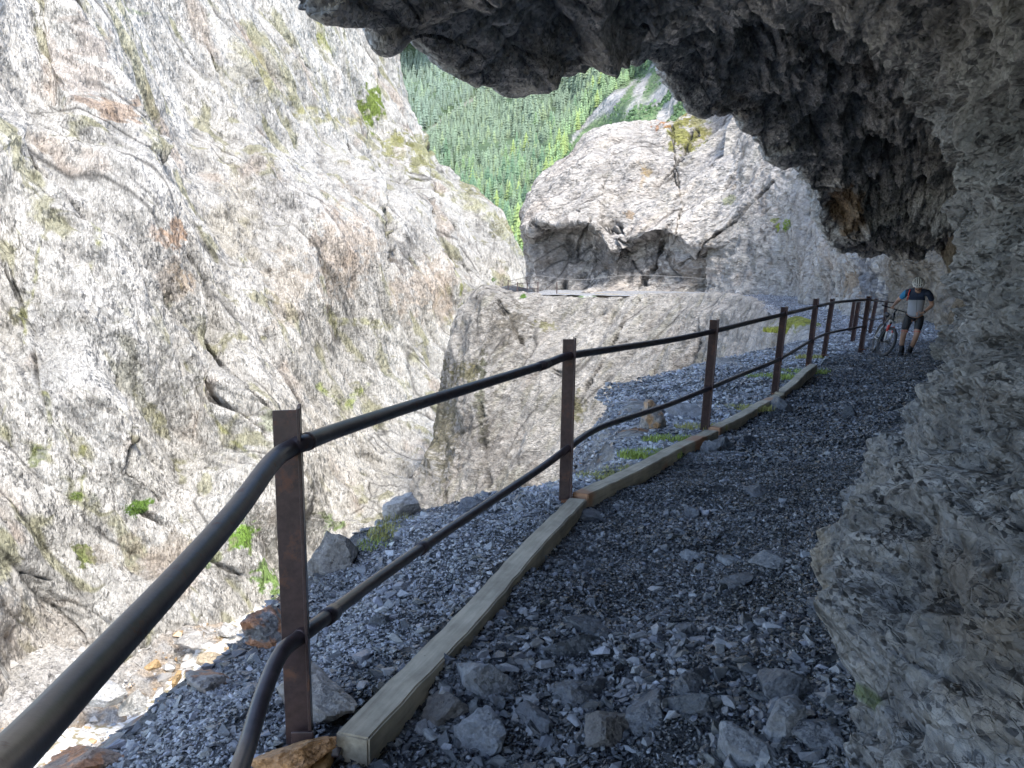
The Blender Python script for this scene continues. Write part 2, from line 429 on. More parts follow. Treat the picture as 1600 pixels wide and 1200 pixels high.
    dk = (roof * sstep(-.2, .4, big))[:, None]
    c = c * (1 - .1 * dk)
    tan = sstep(.25, .6, fbm(pf * 1.3 + 3, 3, 42)) * sstep(4.2, 2.2, J)
    c = c * (1 - .5 * tan[:, None]) + np.array([.31, .295, .27]) * .5 * tan[:, None]
    px, py = proj(p)
    def spot(cx, cy, rx, ry, colr, k=1.0):
        nonlocal c
        d = np.sqrt(((px - cx) / rx) ** 2 + ((py - cy) / ry) ** 2) + .35 * fbm(pf * 5, 2, 77)
        m = (sstep(1.1, .7, d) * k)[:, None]
        c = c * (1 - m) + np.array(colr) * 1.55 * m * (1 + .5 * P3 + .6 * P4)[:, None]
    spot(1322, 325, 28, 38, (.2, .125, .06), .9)
    spot(1350, 720, 60, 90, (.17, .15, .12), .5); spot(1340, 930, 40, 90, (.2, .165, .12), .7); spot(1350, 1085, 12, 14, (.07, .1, .02), .8)
    spot(1430, 480, 90, 70, (.19, .15, .09), .7); spot(1150, 165, 45, 18, (.22, .18, .13), .6); spot(1500, 930, 60, 80, (.16, .13, .1), .6)
    spot(1470, 590, 50, 50, (.2, .18, .14), .6)
    spot(1560, 1050, 120, 120, (.13, .11, .085), .6)
    crk = sstep(.04, .0, e0)[:, None]
    c *= (1 - .4 * crk)
    c *= (1 - .35 * sstep(.04, 0, e1))[:, None]
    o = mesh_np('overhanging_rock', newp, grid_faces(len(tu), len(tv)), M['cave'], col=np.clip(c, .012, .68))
    tag(o, 'dark grey overhanging rock wall and roof arching over the path', 'rock overhang')
    print('cave', time.time() - T0)
cave()

# ------------------------------------------------------------------ generic cliff surface
GREEN = np.array([.13, .17, .025]); YEL = np.array([.27, .25, .07]); ORA = np.array([.42, .24, .12]); DARK = np.array([.05, .047, .045])
def seg_dist(px, py, poly):
    d = np.full(len(px), 1e9, F4)
    for (x0, y0), (x1, y1) in zip(poly[:-1], poly[1:]):
        dx, dy = x1 - x0, y1 - y0; L2 = dx * dx + dy * dy
        t = np.clip(((px - x0) * dx + (py - y0) * dy) / L2, 0, 1)
        d = np.minimum(d, np.hypot(px - x0 - t * dx, py - y0 - t * dy))
    return d

def cliff(name, net, tu, tv, strata, scales, amps, base, mat, label, cat, flipto, cracks=(), spots=(), bands=(), moss=0.0, ora=0.0, hook=None, seed=50, white=.5, relief=1.0, stretch=(2.6, 2.8, 2.6, 2.0, 1.6), octs=(.36, .52, .7, .8, .8), cw=1.0):
    G = grid_eval(np.array(net, float), tu, tv)
    N = grid_normals(G); p = G.reshape(-1, 3); n = N.reshape(-1, 3)
    c0 = np.array(flipto)
    if np.mean(np.sum((c0 - p) * n, 1)) < 0: n = -n
    pf = p.astype(F4)
    s0 = scales[0]
    wv = np.stack([vnoise(pf / s0 * .9, 1), vnoise(pf / s0 * .9, 2), vnoise(pf / s0 * .9, 3)], 1) * s0 * .13
    wv2 = np.stack([vnoise(pf / s0 * 4, 4), vnoise(pf / s0 * 4, 5), vnoise(pf / s0 * 4, 6)], 1) * s0 * .035
    tot = 0; edges = []; rs = []
    for k, (s, a) in enumerate(zip(scales, amps)):
        w = wv + wv2 if k < 2 else wv2
        h, e, r = facet(frame_scale(pf + w, strata, s * (3.2 if k < 3 else 2), s), seed + k, 1.05, .75, (46, 34, 22, 14)[k])
        if k == 0 and callable(relief): relief = relief(pf)
        tot = tot + a * h * (.32, .3, .25, .2)[k]; edges.append(e); rs.append(r)
    pls = []
    for k, f_ in enumerate((1.5, .62, .26, .11, .05)):
        q = pl(frame_scale(pf + (wv * .8 if k < 2 else wv2), strata, s0 * f_ * stretch[k], s0 * f_), seed + 30 + k); pls.append(q)
        md = 1 if k < 2 else .5 + .9 * sstep(-.4, .5, vnoise(pf / s0 * 1.7, 60 + k))
        tot = tot + s0 * f_ * octs[k] * q * md * relief
    rid = np.abs(pl(frame_scale(pf + wv * .4, strata, s0 * 4.0, s0 * .45), seed + 41)); rid2 = np.abs(pl(frame_scale(pf + wv2, strata, s0 * 1.7, s0 * .17), seed + 42))
    tot = tot + (s0 * .24 * rid + s0 * .09 * rid2) * relief
    f1 = sstep(.04, 0, rid) * sstep(-.3, .3, vnoise(pf / s0 * .9, seed + 7)); f2 = sstep(.04, 0, rid2) * sstep(-.2, .4, vnoise(pf / s0 * 1.9, seed + 6))
    px, py = proj(p)
    dark = np.zeros(len(p), F4)
    wob = pl(pf / s0 * 1.6, 77) * 14 + pl(pf / s0 * 5, 78) * 9 + pl(pf / s0 * 14, 79) * 5
    for ci, (poly, wd, dep) in enumerate(cracks):
        A_ = np.array(poly, float)
        if A_[-1, 1] - A_[0, 1] > 120:      # one side of a long joint stands proud of the other
            sdx = px - np.interp(py, A_[:, 1], A_[:, 0]) + wob * .6
            inr = sstep(A_[0, 1] - 30, A_[0, 1] + 40, py) * sstep(A_[-1, 1] + 30, A_[-1, 1] - 60, py)
            tot = tot + inr * dep * .75 * np.where(sdx < 0, np.exp(-(sdx / (9 * wd)) ** 2), 0) * 1.6
        d = np.abs(seg_dist(px, py, poly) + wob * .6)
        m = sstep(wd * .85, wd * .2, d) * np.clip(.7 + 1.1 * vnoise(pf / s0 * 2.8, 79), 0, 1)
        tot = tot - m * dep * 1.1
        dark = np.maximum(dark, m * .85)
    newp = p + n * tot[:, None]
    b = np.tile(np.array(base), (len(p), 1)) * (1 + .22 * (rs[1] - .5) + .22 * (rs[2] - .5) + .15 * (rs[0] - .5) + .35 * pls[3] + .3 * pls[2])[:, None]
    big = fbm(pf / s0 * .8, 4, seed + 11)
    gre = sstep(-.05, .55, big)[:, None]
    b = b * (1 - .26 * gre * white)
    stain = sstep(.1, .6, fbm(frame_scale(pf, (0, 0, 1), s0 * 1.3, s0 * .17), 3, seed + 12)) * sstep(-.2, .35, fbm(pf / s0 * .5 + 5, 2, seed + 13))
    b = b * (1 - .36 * stain)[:, None]
    if ora:
        om = sstep(.25, .7, fbm(frame_scale(pf, strata, s0 * 1.6, s0 * .7), 4, seed + 14)) * ora
        b = b * (1 - om[:, None]) + ORA * om[:, None]
    if moss:
        mm = sstep(.3, .6, fbm(frame_scale(pf, strata, s0 * 1.2, s0 * .35), 4, seed + 15) + .25 * sstep(.06, 0, edges[1])) * moss
        b = b * (1 - mm[:, None]) + (YEL * .8 + GREEN * .2) * mm[:, None]
    nz = fbm(pf / s0 * 5, 5, seed + 16, .65)
    for (cx, cy, rx, ry, colr, k) in spots:
        d = np.sqrt(((px - cx) / rx) ** 2 + ((py - cy) / ry) ** 2) + .9 * nz
        m = (sstep(1.05, .65, d) * k)[:, None]
        b = b * (1 - m) + np.array(colr) * m * (1 + .3 * nz[:, None])
    for poly, wd, colr, k in bands:
        d = seg_dist(px, py, poly) + wob * .5
        m = (sstep(wd, wd * .4, d) * k * np.clip(.6 + 1.2 * nz, 0, 1))[:, None]
        b = b * (1 - m) + np.array(colr) * m
    for e, k in zip(edges[:3], (.25, .3, .15)): b *= (1 - k * sstep(.03, 0, e))[:, None]
    b *= (1 - .72 * f1)[:, None]; b *= (1 - .5 * f2)[:, None]
    b *= (1 - dark)[:, None]
    if hook: b, newp = hook(b, newp, px, py, pf)
    o = mesh_np(name, newp, grid_faces(len(tu), len(tv)), mat, smooth=True, col=np.clip(b, .02, .85))
    tag(o, label, cat)
    print(name, time.time() - T0)
    return o

# ---- left cliff across the gorge
def left_cliff():
    rows_py = [-420, -150, 60, 215, 320, 430, 560, 700, 830, 960, 1100, 1330]
    sky_px = [540, 575, 600, 645, 757, 812, 832, 840, 800, 700, 560, 420]
    sky_Y = [135, 132, 130, 130, 130, 130, 125, 110, 90, 74, 60, 44]
    lef_Y = [52, 49, 46.5, 45, 43.5, 42.5, 41.5, 41, 40, 39, 39, 40]
    net = []
    for py, sp, sY, lY in zip(rows_py, sky_px, sky_Y, lef_Y):
        row = []
        for f in (0, .12, .25, .38, .5, .62, .74, .86, .95, 1.0):
            px = -280 + (sp + 280) * f
            iY = (1 - f) / lY + f / sY
            Y = 1 / iY
            Y *= 1 + .035 * math.sin(f * 21 + py * .006)
            row.append(P(px, py, Y))
        row.append(P(sp - 8, py + 10, sY * 1.18)); row.append(P(sp - 90, py + 40, sY * 1.5))
        net.append(row)
    tu = spacing([.2, .7, 1, 1, 1, 1, 1, 1, 1, .9, .4], 860)
    tv = spacing([.7, 1, 1, 1, 1, 1, 1, .9, .6, .25, .15], 680)
    cracks = [([(108, -20), (160, 110), (185, 200), (215, 250), (235, 310), (255, 400), (300, 490), (320, 540), (400, 650), (430, 760), (470, 800), (560, 835)], 11, 2.2),
              ([(-10, 170), (20, 250), (90, 310), (180, 410), (230, 500), (300, 600), (390, 700)], 8, 1.5),
              ([(270, 0), (300, 80), (345, 150), (400, 230), (430, 280)], 4, .6),
              ([(320, 60), (380, 190), (420, 270), (470, 350)], 3.5, .5),
              ([(510, 90), (560, 200), (585, 330), (598, 410)], 6, 1.4),
              ([(615, 300), (662, 318), (668, 400), (700, 460), (720, 500)], 5.5, 1.4),
              ([(0, 400), (60, 530), (70, 640)], 4, .3), ([(180, 590), (168, 740), (235, 790)], 4, .6),
              ([(100, 950), (130, 1030)], 5, .6),
              ([(60, 895), (95, 910)], 4, .6), ([(200, 800), (300, 850), (380, 900)], 6, .6), ([(355, 600), (405, 680), (470, 800)], 4, .5),
              ([(640, 150), (690, 330), (720, 420)], 3, .4), ([(450, 60), (500, 170), (540, 260)], 3, .4)]
    spots = [(578, 165, 14, 34, (.17, .24, .04), 1.), (615, 225, 16, 18, (.3, .3, .08), .8), (655, 245, 22, 30, (.27, .27, .08), .8), (735, 290, 18, 22, (.26, .26, .08), .7),
             (790, 350, 20, 24, (.36, .34, .15), .7), (208, 798, 16, 12, (.1, .2, .015), 1.), (380, 835, 24, 26, (.2, .38, .05), 1.), (420, 900, 18, 26, (.2, .38, .05), .9), (325, 865, 24, 20, (.2, .36, .06), .7),
             (400, 690, 14, 20, (.25, .36, .1), .7), (135, 872, 12, 22, (.18, .22, .04), .9), (55, 715, 10, 18, (.16, .2, .04), .8), (120, 775, 12, 10, (.16, .2, .04), .8), (510, 820, 22, 14, (.22, .36, .07), .8),
             (150, 190, 30, 26, ORA, .6), (228, 375, 26, 22, (.5, .27, .13), .7), (240, 440, 26, 30, (.5, .32, .16), .5), (525, 395, 40, 70, (.56, .42, .3), .5), (645, 455, 40, 40, (.58, .44, .32), .45), (450, 450, 30, 60, (.6, .5, .38), .45),
             (370, 340, 40, 70, (.55, .5, .4), .6), (110, 130, 60, 60, (.42, .33, .27), .5), (400, 110, 60, 40, (.4, .36, .2), .35), (40, 1000, 110, 60, (.4, .34, .28), .5),
             (260, 860, 90, 24, (.33, .27, .2), .55), (530, 980, 60, 60, (.3, .3, .24), .4), (620, 400, 12, 30, (.1, .1, .1), .6), (425, 320, 60, 40, (.22, .22, .23), .35), (480, 690, 120, 90, (.66, .62, .54), .5), (150, 560, 120, 160, (.62, .62, .6), .45), (360, 340, 30, 40, (.6, .57, .5), .5)]
    bands = [([(360, 70), (430, 150), (480, 190), (560, 200)], 12, (.36, .34, .12), .7), ([(490, 20), (510, 90)], 9, (.3, .32, .08), .8), ([(70, 380), (60, 440), (45, 480), (50, 560)], 5, (.25, .26, .06), .8),
             ([(130, 360), (138, 430)], 5, (.25, .26, .06), .8), ([(640, 240), (700, 290), (760, 350), (800, 400)], 12, (.36, .36, .12), .55), ([(510, 480), (540, 500), (600, 510)], 9, (.36, .36, .12), .6),
             ([(680, 440), (715, 500)], 6, (.32, .34, .07), .8), ([(515, 600), (545, 640), (580, 600)], 6, (.3, .36, .08), .8), ([(300, 600), (350, 690), (400, 770)], 5, (.36, .36, .12), .7), ([(220, 30), (170, 130), (190, 200)], 5, (.36, .34, .12), .4),
             ([(75, 620), (70, 720)], 5, (.25, .26, .06), .7), ([(176, 600), (182, 680)], 4, (.25, .26, .06), .7), ([(120, 700), (122, 780)], 4, (.25, .26, .06), .7), ([(245, 20), (170, 10)], 4, (.2, .3, .06), .5)]
    cliff('gorge_cliff', net, tu, tv, (.22, .5, -1.0), (6.5, 2.2, .8, .3), (1.25, .42, .15, .05), (.60, .58, .535), M['cliff'],
          'huge pale grey cliff with dark slanting cracks across the gorge', 'cliff', (0, 40, 10), cracks, spots, bands, moss=.55, ora=.3, stretch=(3.2, 3.6, 3.4, 2.6, 2.0), octs=(.36, .54, .62, .5, .4))
left_cliff()

# ---- gorge side wall below the path (from under our feet round the bay to the far spur)
def bay_wall():
    outd = {0: (-1, .1), 3: (-.95, .3), 5: (-.9, .45), 6: (-.8, .6), 9: (-.9, .4), 12: (-.88, .45), 15: (-.95, .15), 17: (-.97, -.2), 18: (-.75, -.65), 19: (-.45, -.9), 20: (-.36, -.93), 21: (-.5, -.87), 22: (-.88, -.48), 23: (-.95, .3), 24: (-.9, .4)}
    ks = sorted(outd)
    net = []
    for k in range(len(ST)):
        d = np.array([np.interp(k, ks, [outd[q][0] for q in ks]), np.interp(k, ks, [outd[q][1] for q in ks])]); d /= np.linalg.norm(d)
        E = SE[k]; z = SZ[k] - (.10 + .04 * max(0, 1 - abs(k - 3.5) / 4.5))
        row = []
        far = k >= 15
        spur = max(0, 1 - abs(k - 22.3) / 1.6)
        prof = [(-.5, -.1), (0, -.06), (.3, -.5), (.9, -1.9), (2.0, -6), (3.8, -13), (6.5, -20), (10, -27)] if not far else [(-.5, -.12), (.08, .03), (.4, -.35), (1.3, -2.2), (3.2, -6), (6.0, -13), (8, -20), (10, -27)]
        if k <= 5: prof = [(-.4, -.05), (0, -.04), (.55, -.45), (1.1, -1.3), (2.2, -5.5), (3.8, -13), (6.5, -20), (10, -27)]
        if k >= 22: prof = [(-.5, -.2), (0, 0), (1.2, .4), (3.0, -.2), (4.6, -5), (6.5, -13), (9, -20), (11, -27)]; spur = 0
        for i, (o, dz) in enumerate(prof):
            o2 = o + (spur * (1.6 if 2 < i else .6 if i == 2 else 0))
            row.append([E[0] + d[0] * o2, E[1] + d[1] * o2, z + dz])
        net.append(row)
    tu = spacing([.5, .5, .8, 1.2, 1.2, 1.2, 1, 1, 1, 1, 1, 1, .9, .9, .8, .9, .9, 1.2, 1.6, 2, 2, 1.8, 1.4, .4], 760)
    tv = spacing([.15, .45, 1, 1.2, 1.6, 1.3, .4], 420)
    GY = (.3, .29, .08)
    cracks = [([(780, 470), (830, 560), (900, 600)], 3, .2), ([(1000, 470), (950, 560), (900, 640)], 3, .2), ([(700, 520), (690, 600)], 3, .2), ([(755, 620), (762, 760)], 3, .25), ([(1100, 540), (1040, 640)], 3, .3)]
    spots = [(690, 660, 22, 90, (.19, .17, .08), .75), (730, 580, 22, 20, (.2, .18, .07), .8), (755, 620, 7, 80, (.1, .12, .03), .7), (800, 500, 30, 26, (.14, .12, .07), .6), (780, 520, 40, 50, (.16, .14, .11), .5), (905, 640, 12, 22, (.24, .22, .08), .8),
             (760, 700, 50, 70, (.24, .21, .18), .5), (1255, 507, 34, 12, (.34, .36, .05), 1.), (1270, 500, 24, 8, (.3, .33, .05), 1.), (850, 505, 14, 8, GY, .7), (818, 463, 6, 4, (.14, .3, .04), 1.)]
    def hook(b, p, px, py, pf):
        near = (sstep(16, 12, pf[:, 1]))[:, None]
        dk = np.array([.25, .245, .24]) * (1 + .9 * pl(pf * 2.2, 5) + 1.1 * pl(pf * 7, 6))[:, None]
        b = b * (1 - near) + dk * near * 1.15
        oz = (sstep(.2, .6, fbm(pf * 2.6, 6, 90, .7)) * sstep(14, 11, pf[:, 1]) * sstep(-4, -.2, pf[:, 2]))[:, None]
        b = b * (1 - .8 * oz) + np.array([.40, .19, .07]) * .8 * oz
        sc = 1 - .72 * sstep(20, 9, pf[:, 1])
        return b, p
    # smaller relief close to the camera
    G = None
    wall_o = cliff('gorge_wall', net, tu, tv, (.62, .1, .75), (2.6, .9, .36, .15), (.42, .15, .055, .02), (.62, .585, .535), M['gorge'],
          'grey brown rock face dropping from the outer edge of the path into the gorge', 'cliff', (-12, 40, 5), cracks, spots, moss=.22, ora=.1, hook=hook, seed=70, relief=lambda q: (.38 + .62 * sstep(9, 24, q[:, 1])) * (.5 + .5 * sstep(.75, 1.6, .6 - q[:, 2])))
    me = wall_o.data; n = len(me.vertices); co = np.zeros(n * 3, F4); me.vertices.foreach_get('co', co); no = np.zeros(n * 3, F4); me.vertices.foreach_get('normal', no)
    co = co.reshape(-1, 3); no = no.reshape(-1, 3); m = (co[:, 1] > 1.2) & (co[:, 1] < 15) & (co[:, 2] > -1.9) & (np.abs(no[:, 2]) > .3)
    return co[m]
RIM = bay_wall()

# ---- rock wall beyond the cave (right of the path) and the crag above the far path
def pls_(p): return pl(p * .9, 8) + .6 * pl(p * 2.7, 9)
def right_wall():
    net = []
    for k in range(10, 20):
        Fp = SF[k] + (np.array([1.35, -.35]) if k < 12 else 0); d = np.array([.95, -.25]) if k < 18 else np.array([.6, .8])
        if k >= 18: Fp = Fp + np.array([.4, .6])
        z = SZ[k]
        net.append([[Fp[0] + d[0] * o, Fp[1] + d[1] * o, z + dz] for o, dz in ((-.1, -.5), (0, .1), (.15, 1.2), (.1, 2.8), (.7, 5.5), (2.5, 10), (6, 18), (12, 32))])
    tu = spacing([.4, .6, 1, 1.4, 1.6, 1.4, 1.2, 1, .8], 440); tv = spacing([.3, 1, 1, 1, 1, .8, .6], 320)
    spots = [(1410, 500, 60, 60, (.19, .165, .13), .8), (1400, 430, 40, 40, (.2, .17, .13), .6), (1350, 440, 20, 50, (.17, .18, .21), .8), (1322, 445, 16, 24, (.42, .3, .18), .6)]
    def rw_hook(b, p, px, py, pf):
        k = (sstep(1322, 1352, px + 10 * pls_(pf)) * sstep(32, 28, pf[:, 1]))[:, None]  # brown rock, with the overhang's shade painted in as a darker tone
        return b * (1 - k) + (np.array([.24, .205, .16]) * (1 + .9 * pls_(pf * 2.3)[:, None])) * k, p
    cliff('path_side_cliff', net, tu, tv, (.5, .3, .8), (1.9, .7, .28, .12), (.35, .15, .05, .018), (.53, .505, .47), M['crag'],
          'grey rock face beside the path beyond the overhang, behind the cyclist', 'cliff', (0, 30, 2), (), spots, moss=.1, ora=.22, seed=90, hook=rw_hook)
right_wall()

def crag():
    B = [1480, 1370, 1290, 1220, 1150, 1080, 1030, 990, 960, 930, 900, 870, 845, 829, 833, 880]
    FY = [50, 54, 58, 61, 63.5, 64.5, 65.3, 66, 66.6, 67.2, 68, 68.8, 69.6, 71, 79, 100]
    FP = [500, 484, 472, 465, 462, 461, 461, 461, 461, 461, 461, 461, 462, 462, 462, 463]
    RC = [0, 0, 0, .1, .5, .9, 2.0, 1.8, .6, 2.4, 1.6, 1.7, 1.0, .4, .2, 0]      # depth of the undercut gallery
    LP = [380, 375, 370, 385, 382, 384, 366, 380, 402, 362, 352, 356, 350, 366, 370, 380]
    SK = [-260, -160, -60, 40, 130, 184, 196, 199, 206, 216, 245, 268, 292, 330, 340, 350]
    net = []
    for b, fy, fp, rc, lp, sk in zip(B, FY, FP, RC, LP, SK):
        E = lp - (lp - sk) * .15
        rows = [P(b, fp + 14, fy), P(b, fp - 6, fy + .6 + rc * .5), P(b, (fp + lp) / 2, fy + .3 + rc), P(b, lp + 6, fy + rc * .7), P(b, lp - 4, fy - .7 - rc * .2),
                P(b, E - 5, fy - .4), P(b, E - (E - sk) * .35, fy + 1.8), P(b, E - (E - sk) * .7, fy + 5), P(b, sk, fy + 11), P(b, sk + 6, fy + 16), P(b, sk + 60, fy + 30)]
        net.append(rows)
    tu = spacing([.4, .8, 1, 1, 1.1, .8, .8, .6, .6, .6, .6, .6, .7, .5, .2], 560); tv = spacing([.3, .6, .6, .5, .8, 1.2, 1.2, 1.2, .5, .2], 460)
    cracks = [([(1245, 270), (1160, 340), (1100, 380), (1060, 420)], 3, .25), ([(1180, 240), (1130, 300)], 3, .3), ([(1090, 190), (1050, 260), (1000, 300)], 3, .3), ([(975, 400), (950, 350), (900, 330)], 3, .4),
              ([(1230, 330), (1170, 370), (1100, 400)], 3, .4), ([(925, 335), (900, 400), (880, 450)], 6, .8), ([(960, 345), (985, 400), (1010, 450)], 5, .7), ([(1040, 360), (1030, 420), (1000, 452)], 5, .7), ([(1050, 200), (1065, 320), (1050, 400)], 2.5, .25)]
    DK = (.27, .25, .23)
    spots = [(870, 400, 45, 50, DK, .75), (955, 410, 34, 42, (.17, .16, .15), .85), (1030, 410, 26, 46, (.2, .18, .165), .8), (1140, 415, 80, 36, (.36, .31, .26), .75), (895, 360, 50, 14, (.2, .19, .175), .6), (1205, 400, 20, 40, (.22, .18, .14), .7),  # shade in the undercut painted into the rock colour
             (1065, 205, 26, 22, (.27, .27, .06), .95), (1085, 190, 20, 12, (.3, .28, .08), .8), (1035, 198, 14, 6, (.45, .2, .07), .9), (1140, 312, 13, 7, (.3, .34, .05), .9), (1235, 353, 14, 9, (.32, .4, .05), 1.), (1215, 345, 10, 6, (.3, .36, .06), .7),
             (1010, 265, 8, 6, (.4, .27, .08), .7), (1003, 275, 6, 16, (.38, .25, .1), .5), (980, 330, 9, 6, (.45, .28, .12), .6), (1100, 250, 60, 20, (.43, .42, .42), .5), (1150, 280, 40, 60, (.43, .43, .44), .5)]
    cliff('far_crag', net, tu, tv, (.72, 0, .6), (3.8, 1.3, .5, .2), (.8, .28, .1, .035), (.60, .565, .525), M['crag'],
          'big rounded pale crag undercut by the far path, forest behind it', 'crag', (0, 0, 10), cracks, spots, moss=.1, ora=.14, seed=110, white=.45)
crag()

# ------------------------------------------------------------------ gorge floor and creek
def floor():
    xs = np.linspace(-62, 30, 330); ys = np.linspace(8, 150, 420)
    X, Y = np.meshgrid(xs, ys, indexing='ij'); x, y = X.ravel(), Y.ravel()
    p = np.stack([x, y, x * 0], 1)
    h, e, r = facet(p / 1.4 + .3 * np.stack([vnoise(p, 1), vnoise(p, 2), x * 0], 1), 5, .9, .9)
    h2, e2, r2 = facet(p / .6, 6, .9, .9)
    z = -24.6 + .5 * h + .22 * h2 + .5 * fbm(p * .12, 3, 4) + (y - 45) * .03
    cx = np.interp(y, CREEK[:, 1], CREEK[:, 0])
    z -= .9 * np.exp(-((x - cx) / 2.2) ** 2)
    z += .18 * np.abs(x - cx)
    p[:, 2] = z
    c = np.array([.46, .44, .41]) * (1 + .4 * (r - .5) + .3 * (r2 - .5))[:, None]
    om = (np.exp(-((x - cx) / 3.2) ** 2) * sstep(.3, .8, r2) * .8)[:, None]
    c = c * (1 - om) + np.array([.4, .24, .09]) * om
    o = mesh_np('gorge_ground', p, grid_faces(len(xs), len(ys)), M['floor'], col=np.clip(c, .03, .7)); tag(o, kind='structure')
cp = []
for (px, py, Y) in [(-330, 1330, 28), (-150, 1230, 34), (10, 1150, 39), (120, 1105, 42), (215, 1075, 44.5), (262, 1050, 47), (315, 1020, 50), (350, 995, 54), (385, 965, 58), (430, 930, 64), (520, 860, 80)]:
    cp.append(P(px, py, Y))
CREEK = np.array(cp)
floor()
def creek():
    n = 300; t = np.linspace(0, len(CREEK) - 1, n); C = cr(CREEK[:, :2], t)
    d = np.gradient(C, axis=0); d /= np.linalg.norm(d, axis=1, keepdims=True); nrm = np.stack([d[:, 1], -d[:, 0]], 1)
    k = np.linspace(-1.7, 1.7, 40)
    P3 = C[:, None, :] + nrm[:, None, :] * k[None, :, None]
    x = P3[..., 0].ravel(); y = P3[..., 1].ravel(); q = np.stack([x, y, x * 0], 1)
    z = -25.15 + (y - 45) * .03 + .5 * fbm(q * .12, 3, 4) + .12 * fbm(q * 1.6, 3, 8) + .05
    foam = sstep(-.45, .15, fbm(q * 1.6, 5, 12, .65))[:, None]
    c = np.array([.26, .22, .13]) * (1 - foam) + np.array([.85, .87, .88]) * foam
    m, nt, b = newmat('white_water'); at = nd(nt, 'ShaderNodeAttribute', attribute_name='tint'); nt.links.new(at.outputs['Color'], b.inputs['Base Color'])
    nn = nd(nt, 'ShaderNodeTexNoise', Scale=3.0, Detail=5.0); bp = nd(nt, 'ShaderNodeBump', Strength=.4, Distance=.08); nt.links.new(nn.outputs['Fac'], bp.inputs['Height']); nt.links.new(bp.outputs[0], b.inputs['Normal'])
    b.inputs['Roughness'].default_value = .22
    o = mesh_np('creek_water', np.stack([x, y, z], 1), grid_faces(n, 40), m, smooth=True, col=c); tag(o, kind='structure')
creek()

print('floor', time.time() - T0)

# ------------------------------------------------------------------ rocks (convex faceted bodies)
def rock_mesh(name, seed, size, mat, col, sub=4, planes=16, rough=.03, ltint=None):
    rnd = np.random.RandomState(seed)
    bm = bmesh.new(); bmesh.ops.create_icosphere(bm, subdivisions=sub, radius=1)
    V = np.array([v.co[:] for v in bm.verts]); Fc = np.array([[v.index for v in f.verts] for f in bm.faces]); bm.free()
    D = V / np.linalg.norm(V, axis=1, keepdims=True)
    N = rnd.normal(size=(planes, 3)); N /= np.linalg.norm(N, axis=1, keepdims=True)
    h = rnd.uniform(.55, 1.0, planes)
    dots = D @ N.T
    R = np.where(dots > .08, h / np.maximum(dots, .08), 9).min(1); R = np.minimum(R, 1.35)
    p = D * R[:, None]
    f, e, r = facet(p * 2.6 + seed, seed, .8, .5)
    p = p * (1 + .09 * f + rough * fbm(p * 7 + seed, 3, seed))[:, None]
    p = p * np.array(size)
    c = np.array(col) * (1 + .25 * (r - .5) + .2 * vnoise(p / max(size) * 4 + seed, 3))[:, None]
    if ltint is not None:
        m = sstep(.05, .3, fbm(p / max(size) * 2 + seed, 3, 9))[:, None] * .6
        c = c * (1 - m) + np.array(ltint) * m
    return V, p, Fc, c

def rock(name, label, cat, loc, size, rot, mat, col, seed, sub=4, group=None, ltint=None, planes=16):
    V, p, Fc, c = rock_mesh(name, seed, size, mat, col, sub, planes, ltint=ltint)
    o = mesh_np(name, p, Fc, mat, col=np.clip(c * 1.35, .02, .7)); o.location = loc; o.rotation_euler = rot
    tag(o, label, cat, group); return o

def on_px(px, py, Y, sink=0):
    x, y, z = P(px, py, Y); return (x, y, z)

